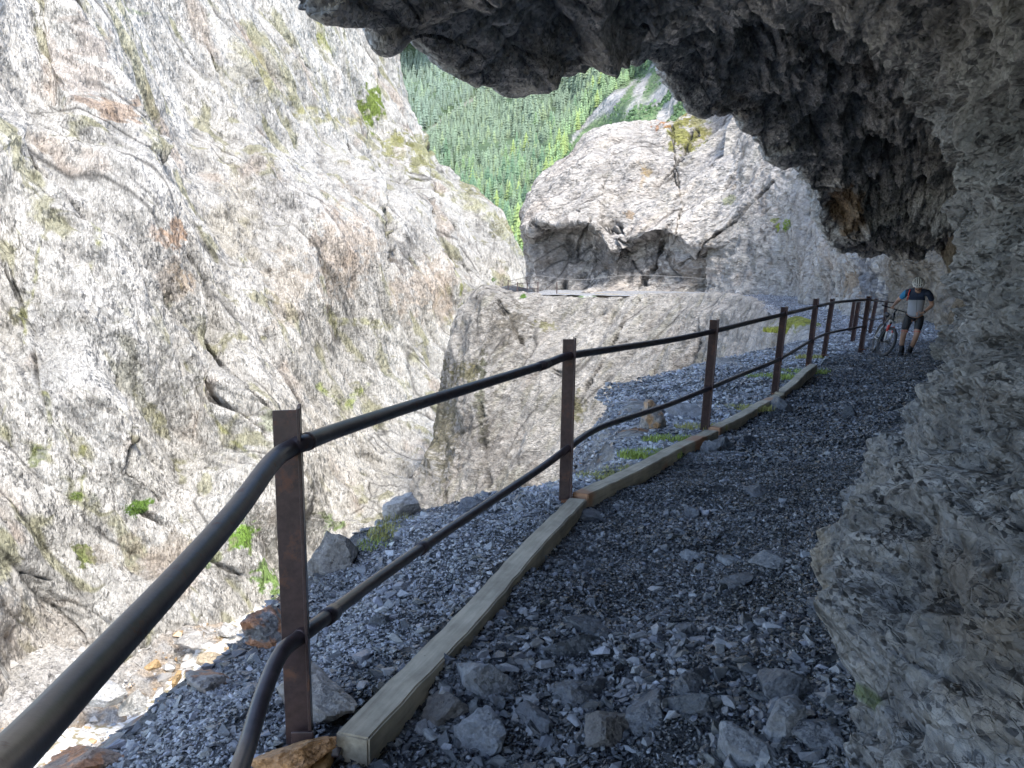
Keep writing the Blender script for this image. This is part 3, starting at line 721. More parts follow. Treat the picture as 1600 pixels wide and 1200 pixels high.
# path stones seen in the photograph: (px, py of the stone's foot, size, label)
def gpx(px, py):
    """ground intersection of a photo pixel for z~0"""
    u = (px - 800.0) / FPX; v = (600.0 - py) / FPX
    y = CP + SP * v; z = -SP + CP * v
    g = 0.0
    for _ in range(4):
        t = (g - CAMZ) / z
        x_, y_ = u * t, y * t
        g = gz(x_, y_)
    return x_, y_, g
SL = (.085, .09, .1)
stones = [
 (830, 1130, (.13, .10, .08), 'flat topped blue grey rock near the lower end of the beam'),
 (900, 1100, (.11, .12, .07), 'slanted slate rock beside the flat topped rock on the path'),
 (1020, 1125, (.15, .11, .12), 'split angular rock in the middle of the near path'),
 (1085, 1110, (.11, .10, .11), 'blocky dark rock touching the split rock on the near path'),
 (1090, 1075, (.15, .10, .06), 'smooth low slab just behind the split rock on the path'),
 (1240, 1085, (.17, .12, .10), 'large rounded grey rock near the foot of the wall'),
 (1230, 1140, (.12, .10, .08), 'pale rock lying in front of the large rounded grey rock'),
 (900, 1010, (.17, .10, .09), 'layered dark rock ledge sticking out by the timber beam'),
 (920, 985, (.15, .09, .05), 'thin dark slab capping the layered ledge by the beam'),
 (760, 1080, (.13, .17, .13), 'tall pale block leaning under the wooden beam'),
 (700, 1120, (.14, .11, .09), 'rough brown grey block in the shade of the beam near the first post'),
 (930, 1075, (.13, .06, .09), 'pointed wedge of slate standing on the near path'),
 (1085, 805, (.11, .08, .09), 'small upright pointed rock in the middle of the path'),
 (1085, 870, (.10, .07, .07), 'white streaked angular stone below the pointed rock'),
 (1145, 880, (.12, .08, .06), 'pale low stone in the middle of the path'),
 (1200, 880, (.16, .09, .05), 'broad flat stone right of the pale low stone'),
 (1150, 910, (.14, .10, .05), 'half buried grey slab on the path'),
 (1185, 765, (.19, .10, .05), 'flat slab half buried in the path beyond the pointed rock'),
 (1390, 695, (.22, .14, .09), 'light grey slab near the wall on the middle stretch of path'),
 (1330, 650, (.12, .10, .12), 'dark knob of rock standing on the middle stretch of path'),
 (1130, 700, (.24, .14, .13), 'dark rock wedged under the beam beside the third post'),
 (1110, 705, (.14, .12, .12), 'pale block propping the beam at the third post'),
 (1225, 640, (.28, .18, .16), 'rough rock under the beam below the fourth post'),
 (1170, 690, (.16, .10, .10), 'black wet stone on the path near the third post'),
 (925, 810, (.16, .10, .08), 'grey rock tucked under the beam joint at the second post'),
 (950, 1155, (.16, .13, .10), 'brownish rock at the bottom edge of the near path'),
 (1290, 1160, (.13, .10, .06), 'small flat stone at the foot of the wall near the bottom edge'),
 (750, 1160, (.16, .14, .09), 'white faced broken slab at the bottom edge beside the beam'),
 (1165, 1190, (.15, .08, .06), 'light smooth slab at the very bottom of the path'),
 (590, 975, (.07, .06, .05), 'dark fist sized stone on the gravel ledge outside the railing'),
 (1070, 990, (.09, .06, .05), 'dull flat stone above the smooth low slab'),
 (1290, 945, (.09, .08, .06), 'stone leaning on the foot of the wall'),
]
for i, (px, py, sz, lab) in enumerate(stones):
    x, y, g = gpx(px, py)
    rng = random.Random(i + 3)
    col = SL if 'dark' not in lab and 'black' not in lab else (.06, .066, .075)
    if 'pale' in lab or 'light' in lab or 'white' in lab: col = (.16, .168, .18)
    if 'brown' in lab: col = (.11, .10, .09)
    rock('path_rock', lab, 'rock', (x, y + sz[1] * .4, g - sz[2] * .22), (sz[0] * .84, sz[1] * .84, sz[2] * .9), (rng.uniform(-.3, .3), rng.uniform(-.3, .3), rng.uniform(0, 6)), M['stone'], col, 40 + i, sub=4)

edge = [
 (525, 880, 4.2, (.16, .14, .19), 'upright grey boulder at the outer edge of the gravel ledge', (.16, .155, .15), None),
 (622, 800, 5.5, (.17, .13, .11), 'rock with an orange and white painted mark at the ledge corner', (.34, .32, .3), None),
 (420, 985, 3.55, (.15, .12, .09), 'rock covered with bright orange lichen at the ledge edge', (.17, .165, .16), (.5, .17, .03)),
 (335, 1075, 3.1, (.17, .12, .08), 'smooth grey rock with orange lichen left of the first post', (.2, .185, .175), (.48, .17, .04)),
 (160, 1190, 2.6, (.15, .12, .06), 'reddish orange rock at the lower left corner of the ledge', (.22, .15, .11), (.5, .18, .05)),
 (455, 1192, 2.33, (.15, .13, .07), 'orange brown rock at the foot of the first post', (.3, .15, .06), (.42, .2, .07)),
 (1022, 668, 8.4, (.22, .2, .24), 'upright block with an orange stain beyond the railing', (.2, .18, .16), (.4, .19, .04)),
 (1075, 655, 9.2, (.26, .24, .22), 'dark grey fractured block right of the orange stained block', (.16, .165, .18), None),
 (480, 1090, 3.1, (.18, .13, .1), 'brown grey slab on the ledge right behind the first post', (.19, .17, .15), None),
 (735, 800, 5.2, (.10, .08, .06), 'small dark stone on the rim of the gravel ledge', (.08, .085, .1), None)]
for i, (px, py, Y, sz, lab, col, lt) in enumerate(edge):
    x, y, g = gpx(px, py) if i not in (2,3,4,6,7) else P(px, py, Y)
    rock('ledge_rock', lab, 'rock', (x, y, g + (.15 * sz[2] if i not in (2,3,4,6,7) else 0)), sz, (.1 * i, .15, .7 * i), M['stone'], col, 80 + i, sub=5, ltint=lt)
print('rocks', time.time() - T0)

# boulders by the creek
bl = [(300, 1003, 51, (1.15, .8, .8), 'biggest rounded boulder beside the creek', (.4, .38, .35)), (325, 1030, 49, (.8, .7, .5), 'tan boulder just below the biggest creek boulder', (.45, .36, .24)),
      (355, 985, 54, (.9, .7, .55), 'pale boulder upstream of the biggest creek boulder', (.5, .48, .45)), (160, 1085, 42, (1.6, 1.2, .7), 'wide white slab on the near bank of the creek', (.5, .49, .46)),
      (240, 1040, 47, (.6, .5, .35), 'small brown boulder in the white water', (.4, .26, .12)), (275, 1062, 46, (.55, .5, .3), 'ochre boulder dividing the white water', (.42, .27, .12)),
      (210, 1100, 43, (.9, .8, .5), 'grey boulder at the lower end of the white water', (.4, .39, .36)), (340, 1085, 45, (1.1, .8, .6), 'pale jagged boulder at the right bank of the creek', (.5, .49, .47))]
for i, (px, py, Y, sz, lab, col) in enumerate(bl):
    x, y, z = P(px, py, Y)
    rock('creek_boulder', lab, 'boulder', (x, y, z), sz, (.2 * i, .1, i), M['boulder'], col, 120 + i)

# ------------------------------------------------------------------ gravel (uncountable): thousands of small hulls
def stone_protos(n, seed, flat=.6):
    out = []
    rnd = np.random.RandomState(seed)
    for k in range(n):
        pts = rnd.normal(size=(11, 3)); pts /= np.linalg.norm(pts, axis=1, keepdims=True); pts *= rnd.uniform(.8, 1.1, (11, 1))
        pts *= np.array([1, rnd.uniform(.55, .9), rnd.uniform(.35, flat)])
        bm = bmesh.new()
        for q in pts: bm.verts.new(q)
        r = bmesh.ops.convex_hull(bm, input=bm.verts)
        bmesh.ops.delete(bm, geom=[g for g in r['geom_interior'] if isinstance(g, bmesh.types.BMVert)], context='VERTS')
        bmesh.ops.triangulate(bm, faces=bm.faces)
        bm.verts.index_update()
        out.append((np.array([v.co[:] for v in bm.verts]), np.array([[v.index for v in f.verts] for f in bm.faces]))); bm.free()
    return out
PROT = stone_protos(14, 3)

def scatter_mesh(name, pos, rad, col, mat, seed, prot=PROT, tiltmax=.6, parent=None):
    rnd = np.random.RandomState(seed); n = len(pos)
    which = rnd.randint(0, len(prot), n)
    Vs, Fs, Cs = [], [], []; off = 0
    yaw = rnd.uniform(0, 6.283, n); tx = rnd.normal(0, tiltmax * .5, n); ty = rnd.normal(0, tiltmax * .5, n)
    for k, (v, f) in enumerate(prot):
        idx = np.where(which == k)[0]
        if not len(idx): continue
        m = len(idx); c, s = np.cos(yaw[idx]), np.sin(yaw[idx])
        R = np.zeros((m, 3, 3)); cx, sx, cy, sy = np.cos(tx[idx]), np.sin(tx[idx]), np.cos(ty[idx]), np.sin(ty[idx])
        Rz = np.zeros((m, 3, 3)); Rz[:, 0, 0] = c; Rz[:, 0, 1] = -s; Rz[:, 1, 0] = s; Rz[:, 1, 1] = c; Rz[:, 2, 2] = 1
        Rx = np.zeros((m, 3, 3)); Rx[:, 0, 0] = 1; Rx[:, 1, 1] = cx; Rx[:, 1, 2] = -sx; Rx[:, 2, 1] = sx; Rx[:, 2, 2] = cx
        Ry = np.zeros((m, 3, 3)); Ry[:, 1, 1] = 1; Ry[:, 0, 0] = cy; Ry[:, 0, 2] = sy; Ry[:, 2, 0] = -sy; Ry[:, 2, 2] = cy
        R = Rx @ Ry @ Rz
        vv = np.einsum('mij,vj->mvi', R, v) * rad[idx][:, None, None] + pos[idx][:, None, :]
        Vs.append(vv.reshape(-1, 3)); Fs.append((f[None] + (np.arange(m) * len(v))[:, None, None] + off).reshape(-1, 3))
        Cs.append(np.repeat(col[idx], len(v), 0)); off += m * len(v)
    return mesh_np(name, np.concatenate(Vs), np.concatenate(Fs), mat, col=np.concatenate(Cs), parent=parent)

def gravel(name, n, s0, s1, t0, t1, r0, r1, seed, cold, colv, label, sig=.45, pale=.1):
    rnd = np.random.RandomState(seed)
    s = rnd.uniform(s0, s1, n); t = rnd.uniform(t0, t1, n)
    # density clumps
    xy, z = ground_net(s, t)
    keep = rnd.uniform(0, 1, n) < .8 + .5 * fbm(np.stack([xy[:, 0], xy[:, 1], xy[:, 0] * 0], 1) * 2.2, 2, 19)
    s, t = s[keep], t[keep]
    p = ground_pt(s, t); n = len(p)
    rad = np.clip(r0 * np.exp(rnd.normal(0, sig, n)), r0 * .4, r1)
    p[:, 2] += rad * .12 - .008
    br = np.exp(rnd.normal(0, colv, n)) * (1 - .5 * sstep(-.15, .4, fbm(np.stack([p[:, 0], p[:, 1], p[:, 0] * 0], 1) * 1.3, 3, 55))); c = np.array(cold)[None] * br[:, None]
    c[:, 2] *= 1 + .1 * rnd.uniform(-1, 1, n)
    w = rnd.uniform(0, 1, n) < pale * .7; c[w] = np.array([.27, .28, .30]) * rnd.uniform(.6, 1.1, (w.sum(), 1))
    o = scatter_mesh(name, p, rad, np.clip(c, .02, .55), M['gravel'], seed)
    tag(o, label, 'gravel', kind='stuff')
SLD = (.052, .055, .061)
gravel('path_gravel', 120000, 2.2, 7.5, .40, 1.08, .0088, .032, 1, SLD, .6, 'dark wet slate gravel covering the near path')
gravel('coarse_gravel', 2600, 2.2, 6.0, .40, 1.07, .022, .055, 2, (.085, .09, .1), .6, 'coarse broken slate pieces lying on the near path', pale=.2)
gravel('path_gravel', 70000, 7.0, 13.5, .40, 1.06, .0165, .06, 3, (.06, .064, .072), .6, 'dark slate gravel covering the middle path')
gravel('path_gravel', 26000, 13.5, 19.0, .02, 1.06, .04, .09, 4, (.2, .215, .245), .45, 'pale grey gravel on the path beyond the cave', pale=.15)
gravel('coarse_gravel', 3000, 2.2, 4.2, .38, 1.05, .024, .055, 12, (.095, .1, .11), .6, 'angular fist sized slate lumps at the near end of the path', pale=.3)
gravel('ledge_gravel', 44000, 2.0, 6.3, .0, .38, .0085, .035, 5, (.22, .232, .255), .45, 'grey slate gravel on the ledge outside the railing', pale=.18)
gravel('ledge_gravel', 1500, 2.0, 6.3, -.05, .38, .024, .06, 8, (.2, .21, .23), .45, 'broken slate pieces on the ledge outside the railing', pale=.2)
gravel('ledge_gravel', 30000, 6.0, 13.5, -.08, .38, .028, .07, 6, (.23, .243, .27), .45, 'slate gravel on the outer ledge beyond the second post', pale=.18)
def gorge_stones():
    rnd = np.random.RandomState(31); n = 5200
    y = rnd.uniform(30, 95, n); cx = np.interp(y, CREEK[:, 1], CREEK[:, 0]); x = cx + rnd.normal(0, 5.5, n)
    q = np.stack([x, y, x * 0], 1)
    z = -24.6 + .5 * fbm(q * .12, 3, 4) + (y - 45) * .03 - .9 * np.exp(-((x - cx) / 2.2) ** 2) + .18 * np.abs(x - cx)
    r = np.clip(.16 * np.exp(rnd.normal(0, .6, n)), .08, .8)
    c = np.array([.52, .5, .47])[None] * rnd.uniform(.6, 1.15, (n, 1)); o = (rnd.uniform(0, 1, n) < .3) & (np.abs(x - cx) < 3.5); c[o] = np.array([.42, .27, .13]) * rnd.uniform(.6, 1.2, (o.sum(), 1))
    o = scatter_mesh('gorge_stones', np.stack([x, y, z + r * .2], 1), r, c, M['gravel'], 31); tag(o, 'pale and ochre stones strewn along the creek bed', 'stones', kind='stuff')
gorge_stones()
def rim_gravel():
    rnd = np.random.RandomState(61); n = 30000
    p = RIM[rnd.randint(0, len(RIM), n)] + rnd.normal(0, .03, (n, 3)) * [1, 1, 0]
    keep = rnd.uniform(0, 1, n) < .45 + .9 * fbm(p * 1.6, 2, 5); p = p[keep]; n = len(p)
    r = np.clip(.013 * np.exp(rnd.normal(0, .55, n)) * np.interp(p[:, 1], [2, 5, 13], [.8, 1.2, 2.4]), .007, .08)
    c = np.array([.21, .218, .238])[None] * np.exp(rnd.normal(0, .4, (n, 1)))
    o = scatter_mesh('rim_gravel', p, r, np.clip(c, .02, .5), M['gravel'], 62); tag(o, 'slate rubble spilling over the outer rim of the ledge', 'gravel', kind='stuff')
rim_gravel()
print('gravel', time.time() - T0)

# ------------------------------------------------------------------ grass
def grass(name, spots, label, seed, hgt=.12):
    rnd = np.random.RandomState(seed); V, Fc, C = [], [], []; off = 0
    for (x, y, z, rx, ry, n, h, col) in spots:
        a = rnd.uniform(0, 6.28, n); rr = np.sqrt(rnd.uniform(0, 1, n)); bx = x + np.cos(a) * rr * rx; by = y + np.sin(a) * rr * ry
        th = rnd.uniform(0, 6.28, n); hh = h * rnd.uniform(.4, 1.1, n); w = h * .05; ln = rnd.uniform(.2, .9, n)
        dx, dy = np.cos(th), np.sin(th)
        zz = z if not callable(z) else z(bx, by)
        b0 = np.stack([bx - dy * w, by + dx * w, zz + 0 * bx], 1); b1 = np.stack([bx + dy * w, by - dx * w, zz + 0 * bx], 1)
        m0 = np.stack([bx - dy * w * .7 + dx * hh * ln * .35, by + dx * w * .7 + dy * hh * ln * .35, zz + hh * .6], 1); m1 = m0 + np.stack([dy * w * 1.4, -dx * w * 1.4, dx * 0], 1)
        tp = np.stack([bx + dx * hh * ln, by + dy * hh * ln, zz + hh * (1 - .3 * ln)], 1)
        V.append(np.stack([b0, b1, m1, m0, tp], 1).reshape(-1, 3)); k = np.arange(n)[:, None] * 5 + off
        Fc.append(np.concatenate([k + [[0, 1, 2]], k + [[0, 2, 3]], k + [[3, 2, 4]]], 0)); off += n * 5
        C.append(np.repeat(np.array(col) * rnd.uniform(.6, 1.3, (n, 1)), 5, 0))
    o = mesh_np(name, np.concatenate(V), np.concatenate(Fc), M['leaf'], col=np.concatenate(C)); tag(o, label, 'grass', kind='stuff')
def gs(px, py, rx, ry, n, h, col):
    x, y, g = gpx(px, py); return (x, y, g - .01, rx, ry, n, h, col)
G1 = (.3, .38, .07); G2 = (.42, .40, .12)
grass('grass', [gs(940, 748, .22, .14, 900, .07, G2), gs(975, 738, .2, .12, 600, .07, G2), gs(1015, 712, .3, .16, 1000, .08, G1), gs(1045, 689, .28, .14, 800, .08, G1),
                gs(1095, 668, .3, .15, 500, .07, G2), gs(1160, 640, .4, .18, 800, .08, G2), gs(1210, 590, .5, .3, 700, .1, G1), gs(1255, 582, .5, .25, 500, .1, G1), gs(1265, 560, .3, .2, 400, .12, G2)],
      'low yellow green grass along the outside of the beam', 4)
grass('grass', [gs(600, 832, .11, .16, 330, .055, G2), gs(585, 850, .12, .12, 150, .05, G1), gs(620, 815, .14, .12, 160, .06, (.3, .28, .12))], 'yellowish grass tuft on the corner of the gravel ledge', 5)
x_, y_, z_ = P(1255, 512, 29)
grass('grass', [(x_, y_ + .5, z_ - .2, 1.3, 1.3, 2600, .22, (.34, .36, .05)), (x_ - .6, y_ - 2, z_ - .55, .9, .9, 700, .18, (.3, .3, .07))], 'bright yellow green grass patch on the bend of the path', 6)
# shrubs as things: leafy clumps
def shrub(px, py, Y, r, label, col, seed, n=500):
    rnd = np.random.RandomState(seed); x, y, z = P(px, py, Y)
    d = rnd.normal(size=(n, 3)); d /= np.linalg.norm(d, axis=1, keepdims=True); q = d * (rnd.uniform(.3, 1, (n, 1)) ** .5) * np.array([r, r * .7, r * .8]) * (1 + .3 * np.sin(d[:, :1] * 5 + seed))
    a = rnd.normal(size=(n, 3)) * r * .12; b = rnd.normal(size=(n, 3)) * r * .12
    V = np.stack([q, q + a, q + b], 1).reshape(-1, 3)
    o = mesh_np('shrub', V, np.arange(3 * n).reshape(-1, 3), M['leaf'], col=np.repeat(np.array(col) * rnd.uniform(.5, 1.4, (n, 1)), 3, 0)); o.location = (x, y, z); tag(o, label, 'shrub')
shrub(208, 797, 41, .5, 'small dark green bush on the brown shelf of the left cliff', (.08, .15, .02), 1)
shrub(771, 437, 71, .25, 'green bush on the rock left of the far railing', (.08, .17, .02), 2)
shrub(830, 463, 65.5, .22, 'tiny green bush hanging below the far railing', (.12, .24, .03), 3)
shrub(1235, 352, 58, .55, 'green bush on the crag slope near the overhang', (.2, .3, .04), 4)
shrub(120, 775, 37, .25, 'little green tuft left of the brown shelf on the cliff', (.12, .17, .03), 5)

# ------------------------------------------------------------------ mesh builder for made things
class MB:
    def __init__(s): s.V = []; s.F = []
    def add(s, vs, fs):
        o = len(s.V); s.V += [tuple(v) for v in vs]; s.F += [tuple(i + o for i in f) for f in fs]
    def box(s, c, sz, R=None):
        hx, hy, hz = [k / 2 for k in sz]
        vs = [Vector((x, y, z)) for x in (-hx, hx) for y in (-hy, hy) for z in (-hz, hz)]
        if R: vs = [R @ v for v in vs]
        c = Vector(c); s.add([v + c for v in vs], [(0, 1, 3, 2), (4, 6, 7, 5), (0, 4, 5, 1), (2, 3, 7, 6), (0, 2, 6, 4), (1, 5, 7, 3)])
    def tube(s, pts, r, n=12, cap=True):
        pts = [Vector(p) for p in pts]; rs = r if isinstance(r, (list, tuple)) else [r] * len(pts)
        up = Vector((0, 0, 1)); rings = []; prev = None
        for i, p in enumerate(pts):
            t = (pts[min(i + 1, len(pts) - 1)] - pts[max(i - 1, 0)]).normalized()
            if prev is None:
                a = t.cross(up) if abs(t.z) < .9 else t.cross(Vector((1, 0, 0)))
            else: a = prev - t * prev.dot(t)
            a.normalize(); b = t.cross(a); prev = a
            rings.append([p + (a * math.cos(k * 2 * math.pi / n) + b * math.sin(k * 2 * math.pi / n)) * rs[i] for k in range(n)])
        vs = [v for rg in rings for v in rg]; fs = []
        for i in range(len(rings) - 1):
            for k in range(n): fs.append((i * n + k, i * n + (k + 1) % n, (i + 1) * n + (k + 1) % n, (i + 1) * n + k))
        if cap: fs += [tuple(range(n))[::-1], tuple((len(rings) - 1) * n + k for k in range(n))]
        s.add(vs, fs)
    def torus(s, R, r, n=48, m=10, sx=1.0):
        """wheel ring in the YZ plane about X"""
        vs = []; fs = []
        for i in range(n):
            a = 2 * math.pi * i / n
            for j in range(m):
                b = 2 * math.pi * j / m; rr = R + r * math.cos(b)
                vs.append((r * sx * math.sin(b), rr * math.cos(a), rr * math.sin(a)))
        for i in range(n):
            for j in range(m): fs.append((i * m + j, ((i + 1) % n) * m + j, ((i + 1) % n) * m + (j + 1) % m, i * m + (j + 1) % m))
        s.add(vs, fs)
    def build(s, name, mat, parent=None, smooth=False, bevel=0, mats=None):
        me = bpy.data.meshes.new(name); me.from_pydata([tuple(v) for v in s.V], [], s.F)
        me.materials.append(mat)
        for f in me.polygons: f.use_smooth = smooth
        me.update(); o = bpy.data.objects.new(name, me); link(o, parent)
        if bevel:
            b = o.modifiers.new('bevel', 'BEVEL'); b.width = bevel; b.segments = 2
        return o
def empty(name, loc=(0, 0, 0), rz=0):
    o = bpy.data.objects.new(name, None); o.location = loc; o.rotation_euler = (0, 0, rz); o.empty_display_size = .2; return link(o)

def smooth_line(pts, n=14):
    A = np.array(pts, float); t = np.linspace(0, len(A) - 1, (len(A) - 1) * n + 1); return [tuple(v) for v in cr(A, t)]

# ------------------------------------------------------------------ railing
posts = [(485, 1168, 465, 640, 2.48, .1), (890, 785, 897, 530, 5.45, .1), (1105, 676, 1121, 500, 8.15, .1), (1213, 617, 1229, 480, 10.75, .1), (1265, 572, 1278, 467, 13.85, .1), (1289, 556, 1303, 467, 16.0, .1), (1347, 547, 1360, 463, 17.4, .11)]
def t_section(mb, base, top, w, yaw, notch=True):
    """T profile bar from base to top: web to the left, flange pointing toward the walker"""
    b, t = Vector(base), Vector(top); ax = (t - b); L = ax.length; ax.normalize()
    X = Vector((math.cos(yaw), math.sin(yaw), 0)); X = (X - ax * X.dot(ax)).normalized(); Y = ax.cross(X)
    R = Matrix((X, Y, ax)).transposed()
    mb.box(b + ax * L / 2 - X * w * .40, (w * .8, .009, L), R)                # plate facing the camera
    mb.box(b + ax * (L / 2 + .006) + X * .004, (.011, w * 1.0, L + .012), R)       # flange across it
rail = empty('railing', (-.7, 2.48, 0))
tag(rail, 'brown steel railing with round tube rails along the near path', 'railing')
ROFF = Vector((-.7, 2.48, 0))
rp_top = []; rp_low = []
for i, (bx, by, tx, ty, Y, w) in enumerate(posts):
    b = Vector(P(bx, by, Y)); t = Vector(P(tx, ty, Y))
    b2 = b - (t - b) * .10
    mb = MB(); t_section(mb, b2 - ROFF, t - ROFF, w, math.radians([12, 4, 0, 0, 0, 0, 0][i]) ); mb.build('post', M['steel'], rail, bevel=.002)
    if i > 0:
        pl = MB(); pl.box(b - ROFF + Vector((.0, 0, .02)), (.13, .11, .012)); pl.build('base_plate', M['rust'], rail)
# rail lines (photo pixel samples with depth along the railing)
top_px = [(-330, 1500, .25), (-120, 1300, .55), (20, 1178, .84), (150, 1040, 1.12), (280, 900, 1.5), (370, 796, 1.9), (425, 722, 2.25), (452, 702, 2.42), (480, 690, 2.5), (540, 668, 2.85), (650, 632, 3.6), (760, 598, 4.35), (850, 570, 5.05), (890, 556, 5.45), (960, 545, 6.25), (1050, 531, 7.4), (1117, 517, 8.2), (1170, 504, 9.4), (1225, 491, 10.75), (1275, 479, 13.85), (1302, 473, 15.9), (1330, 470, 16.7), (1358, 468, 17.3)]
low_px = [(150, 1700, .75), (300, 1400, 1.35), (352, 1262, 1.66), (385, 1170, 1.95), (412, 1082, 2.16), (440, 1020, 2.34), (470, 995, 2.46), (505, 968, 2.62), (580, 912, 3.15), (680, 842, 3.85), (780, 775, 4.6), (850, 728, 5.2), (888, 700, 5.45), (940, 667, 6.1), (1040, 634, 7.3), (1112, 605, 8.2), (1160, 585, 9.3), (1220, 560, 10.8), (1268, 532, 13.85), (1297, 520, 16.0), (1350, 510, 17.35)]
def tube_from(pxs, name, r, n=10):
    pts = [Vector(P(*q)) - ROFF for q in pxs]
    # even out depth so that the tube runs as a real bar
    mb = MB(); mb.tube(smooth_line(pts, n), r, 16); return mb.build(name, M['tube'], rail, smooth=True)
for i, (bx, by, tx, ty, Y, w) in enumerate(posts):       # weld collars where the rails pass the posts
    if i > 4: continue
    for pxs, r_ in ((top_px, .029), (low_px, .026)):
        A_ = np.array(pxs, float); cy_ = (bx + tx) / 2; k_ = int(np.argmin(abs(A_[:, 2] - Y))); c_ = Vector(P(*A_[k_])) - ROFF; d_ = (Vector(P(*A_[min(k_ + 1, len(A_) - 1)])) - Vector(P(*A_[k_ - 1]))).normalized()
        mb = MB(); mb.tube([c_ - d_ * .012, c_ - d_ * .006, c_ + d_ * .006, c_ + d_ * .012], [r_ + .0005, r_ + .003, r_ + .003, r_ + .0005], 14); mb.build('weld', M['steel'], rail, smooth=True)
tube_from(top_px, 'handrail', .029); tube_from(low_px, 'lower_rail', .026)
for (px, py, Y, px2, py2, Y2) in [(842, 573, 4.97, 856, 568, 5.1), (655, 859, 3.68, 668, 850, 3.78), (508, 966, 2.64, 522, 956, 2.74)]:
    mb = MB(); mb.tube([Vector(P(px, py, Y)) - ROFF, Vector(P(px2, py2, Y2)) - ROFF], .0325, 16); mb.build('coupling', M['tube'], rail, smooth=True)

# second railing turning with the path behind the first
r2 = empty('bend_railing', (9.5, 21.5, 0)); tag(r2, 'brown post railing beyond the near railing, left of the bicycle', 'railing')
O2 = Vector((9.5, 21.5, 0))
q2 = [(1332, 539, 1343, 472, 20.6), (1328, 521, 1336, 469, 25.5), (1359, 521, 1371, 467, 24.5), (1382, 512, 1386, 470, 27.5)]
for (bx, by, tx, ty, Y) in q2:
    b = Vector(P(bx, by + 3, Y)); t = Vector(P(tx, ty, Y)); mb = MB(); t_section(mb, b - O2, t - O2, .11, .1); mb.build('post', M['steel'], r2)
for pts in ([(1338, 463, 25.5), (1350, 467, 21), (1360, 468, 17.5)], [(1360, 469, 17.6), (1371, 470, 24.4), (1386, 472, 27.4), (1400, 473, 28)], [(1340, 494, 20.6), (1352, 499, 22), (1364, 499, 24.4), (1380, 498, 27.5)]):
    mb = MB(); mb.tube(smooth_line([Vector(P(*q)) - O2 for q in pts], 6), .026, 10); mb.build('handrail', M['tube'], r2, smooth=True)

# far railing on the far path
r3 = empty('far_railing', (.9, 67.5, .6)); tag(r3, 'thin dark railing at the far end of the path before the crag', 'railing'); O3 = Vector((.9, 67.5, .6))
q3 = [(794, 456, 437, 70.5), (808.5, 460, 441, 67.5), (824, 452, 431, 72), (840.5, 460, 440, 66.5), (870, 460, 441, 65.3)]
for (px, by, ty, Y) in q3:
    mb = MB(); b = Vector(P(px, by + 2, Y)); t = Vector(P(px, ty, Y)); mb.box((b + t) / 2 - O3, (.09, .09, (t - b).length)); mb.build('post', M['steel'], r3)
for dz in (.0, .45):
    for (a, b) in ((0, 2), (0, 1), (1, 3)):
        A = Vector(P(q3[a][0], q3[a][2] + 2, q3[a][3])) - Vector((0, 0, dz)); B = Vector(P(q3[b][0], q3[b][2] + 2, q3[b][3])) - Vector((0, 0, dz))
        mb = MB(); mb.tube([A - O3, (A + B) / 2 - O3 - Vector((0, 0, .03)), B - O3], .02, 6); mb.build('rail', M['steel'], r3)

# rope along the crag
mb = MB(); mb.tube(smooth_line([P(q[0], q[1], Y) for q, Y in (((835, 430), 68.5), ((905, 437), 66), ((980, 430), 64.6), ((1050, 432), 63.6), ((1110, 436), 62.8), ((1165, 439), 61.5), ((1210, 430), 60.5), ((1250, 452), 56.5), ((1300, 470), 50))], 6), .013, 5)
o = mb.build('hand_cable', plain_mat('cable_steel', (.35, .34, .33), rough=.5), None, smooth=True); tag(o, 'thin steel cable strung along the foot of the far crag', 'cable')

# ------------------------------------------------------------------ kerb beams
def beam_mat(name, rusty):
    m, nt, b = newmat(name); L = nt.links.new; tc = nd(nt, 'ShaderNodeTexCoord')
    mp = nt.nodes.new('ShaderNodeMapping'); mp.inputs['Scale'].default_value = (1.2, 14, 14); L(tc.outputs['Object'], mp.inputs['Vector'])
    n1 = nd(nt, 'ShaderNodeTexNoise', Scale=3.0, Detail=8.0, Roughness=.6); L(mp.outputs[0], n1.inputs['Vector'])
    n2 = nd(nt, 'ShaderNodeTexNoise', Scale=5.0, Detail=6.0, Roughness=.65); L(tc.outputs['Object'], n2.inputs['Vector'])
    n3 = nd(nt, 'ShaderNodeTexNoise', Scale=1.6, Detail=3.0); L(tc.outputs['Object'], n3.inputs['Vector'])
    r1 = ramp(nt, [(.3, (.36, .30, .21)), (.7, (.60, .52, .38))], n1.outputs['Fac'])
    r2_ = ramp(nt, [(.35, (.55,) * 3), (.62, (1.05,) * 3)], n2.outputs['Fac'])
    mx = nd(nt, 'ShaderNodeMixRGB', blend_type='MULTIPLY'); mx.inputs[0].default_value = .8; L(r1.outputs[0], mx.inputs[1]); L(r2_.outputs[0], mx.inputs[2])
    cur = mx.outputs[0]
    if rusty:
        r3_ = ramp(nt, [(.56, (0, 0, 0)), (.64, (.7,) * 3)], n3.outputs['Fac']); m2 = nd(nt, 'ShaderNodeMixRGB'); L(r3_.outputs[0], m2.inputs[0]); L(cur, m2.inputs[1]); m2.inputs[2].default_value = (.42, .16, .06, 1); cur = m2.outputs[0]
    L(cur, b.inputs['Base Color']); b.inputs['Roughness'].default_value = .75
    bp = nd(nt, 'ShaderNodeBump', Strength=.5, Distance=.006); L(n1.outputs['Fac'], bp.inputs['Height']); L(bp.outputs[0], b.inputs['Normal'])
    return m
BM1 = beam_mat('weathered_beam', False); BM2 = beam_mat('weathered_beam_rusty', True)
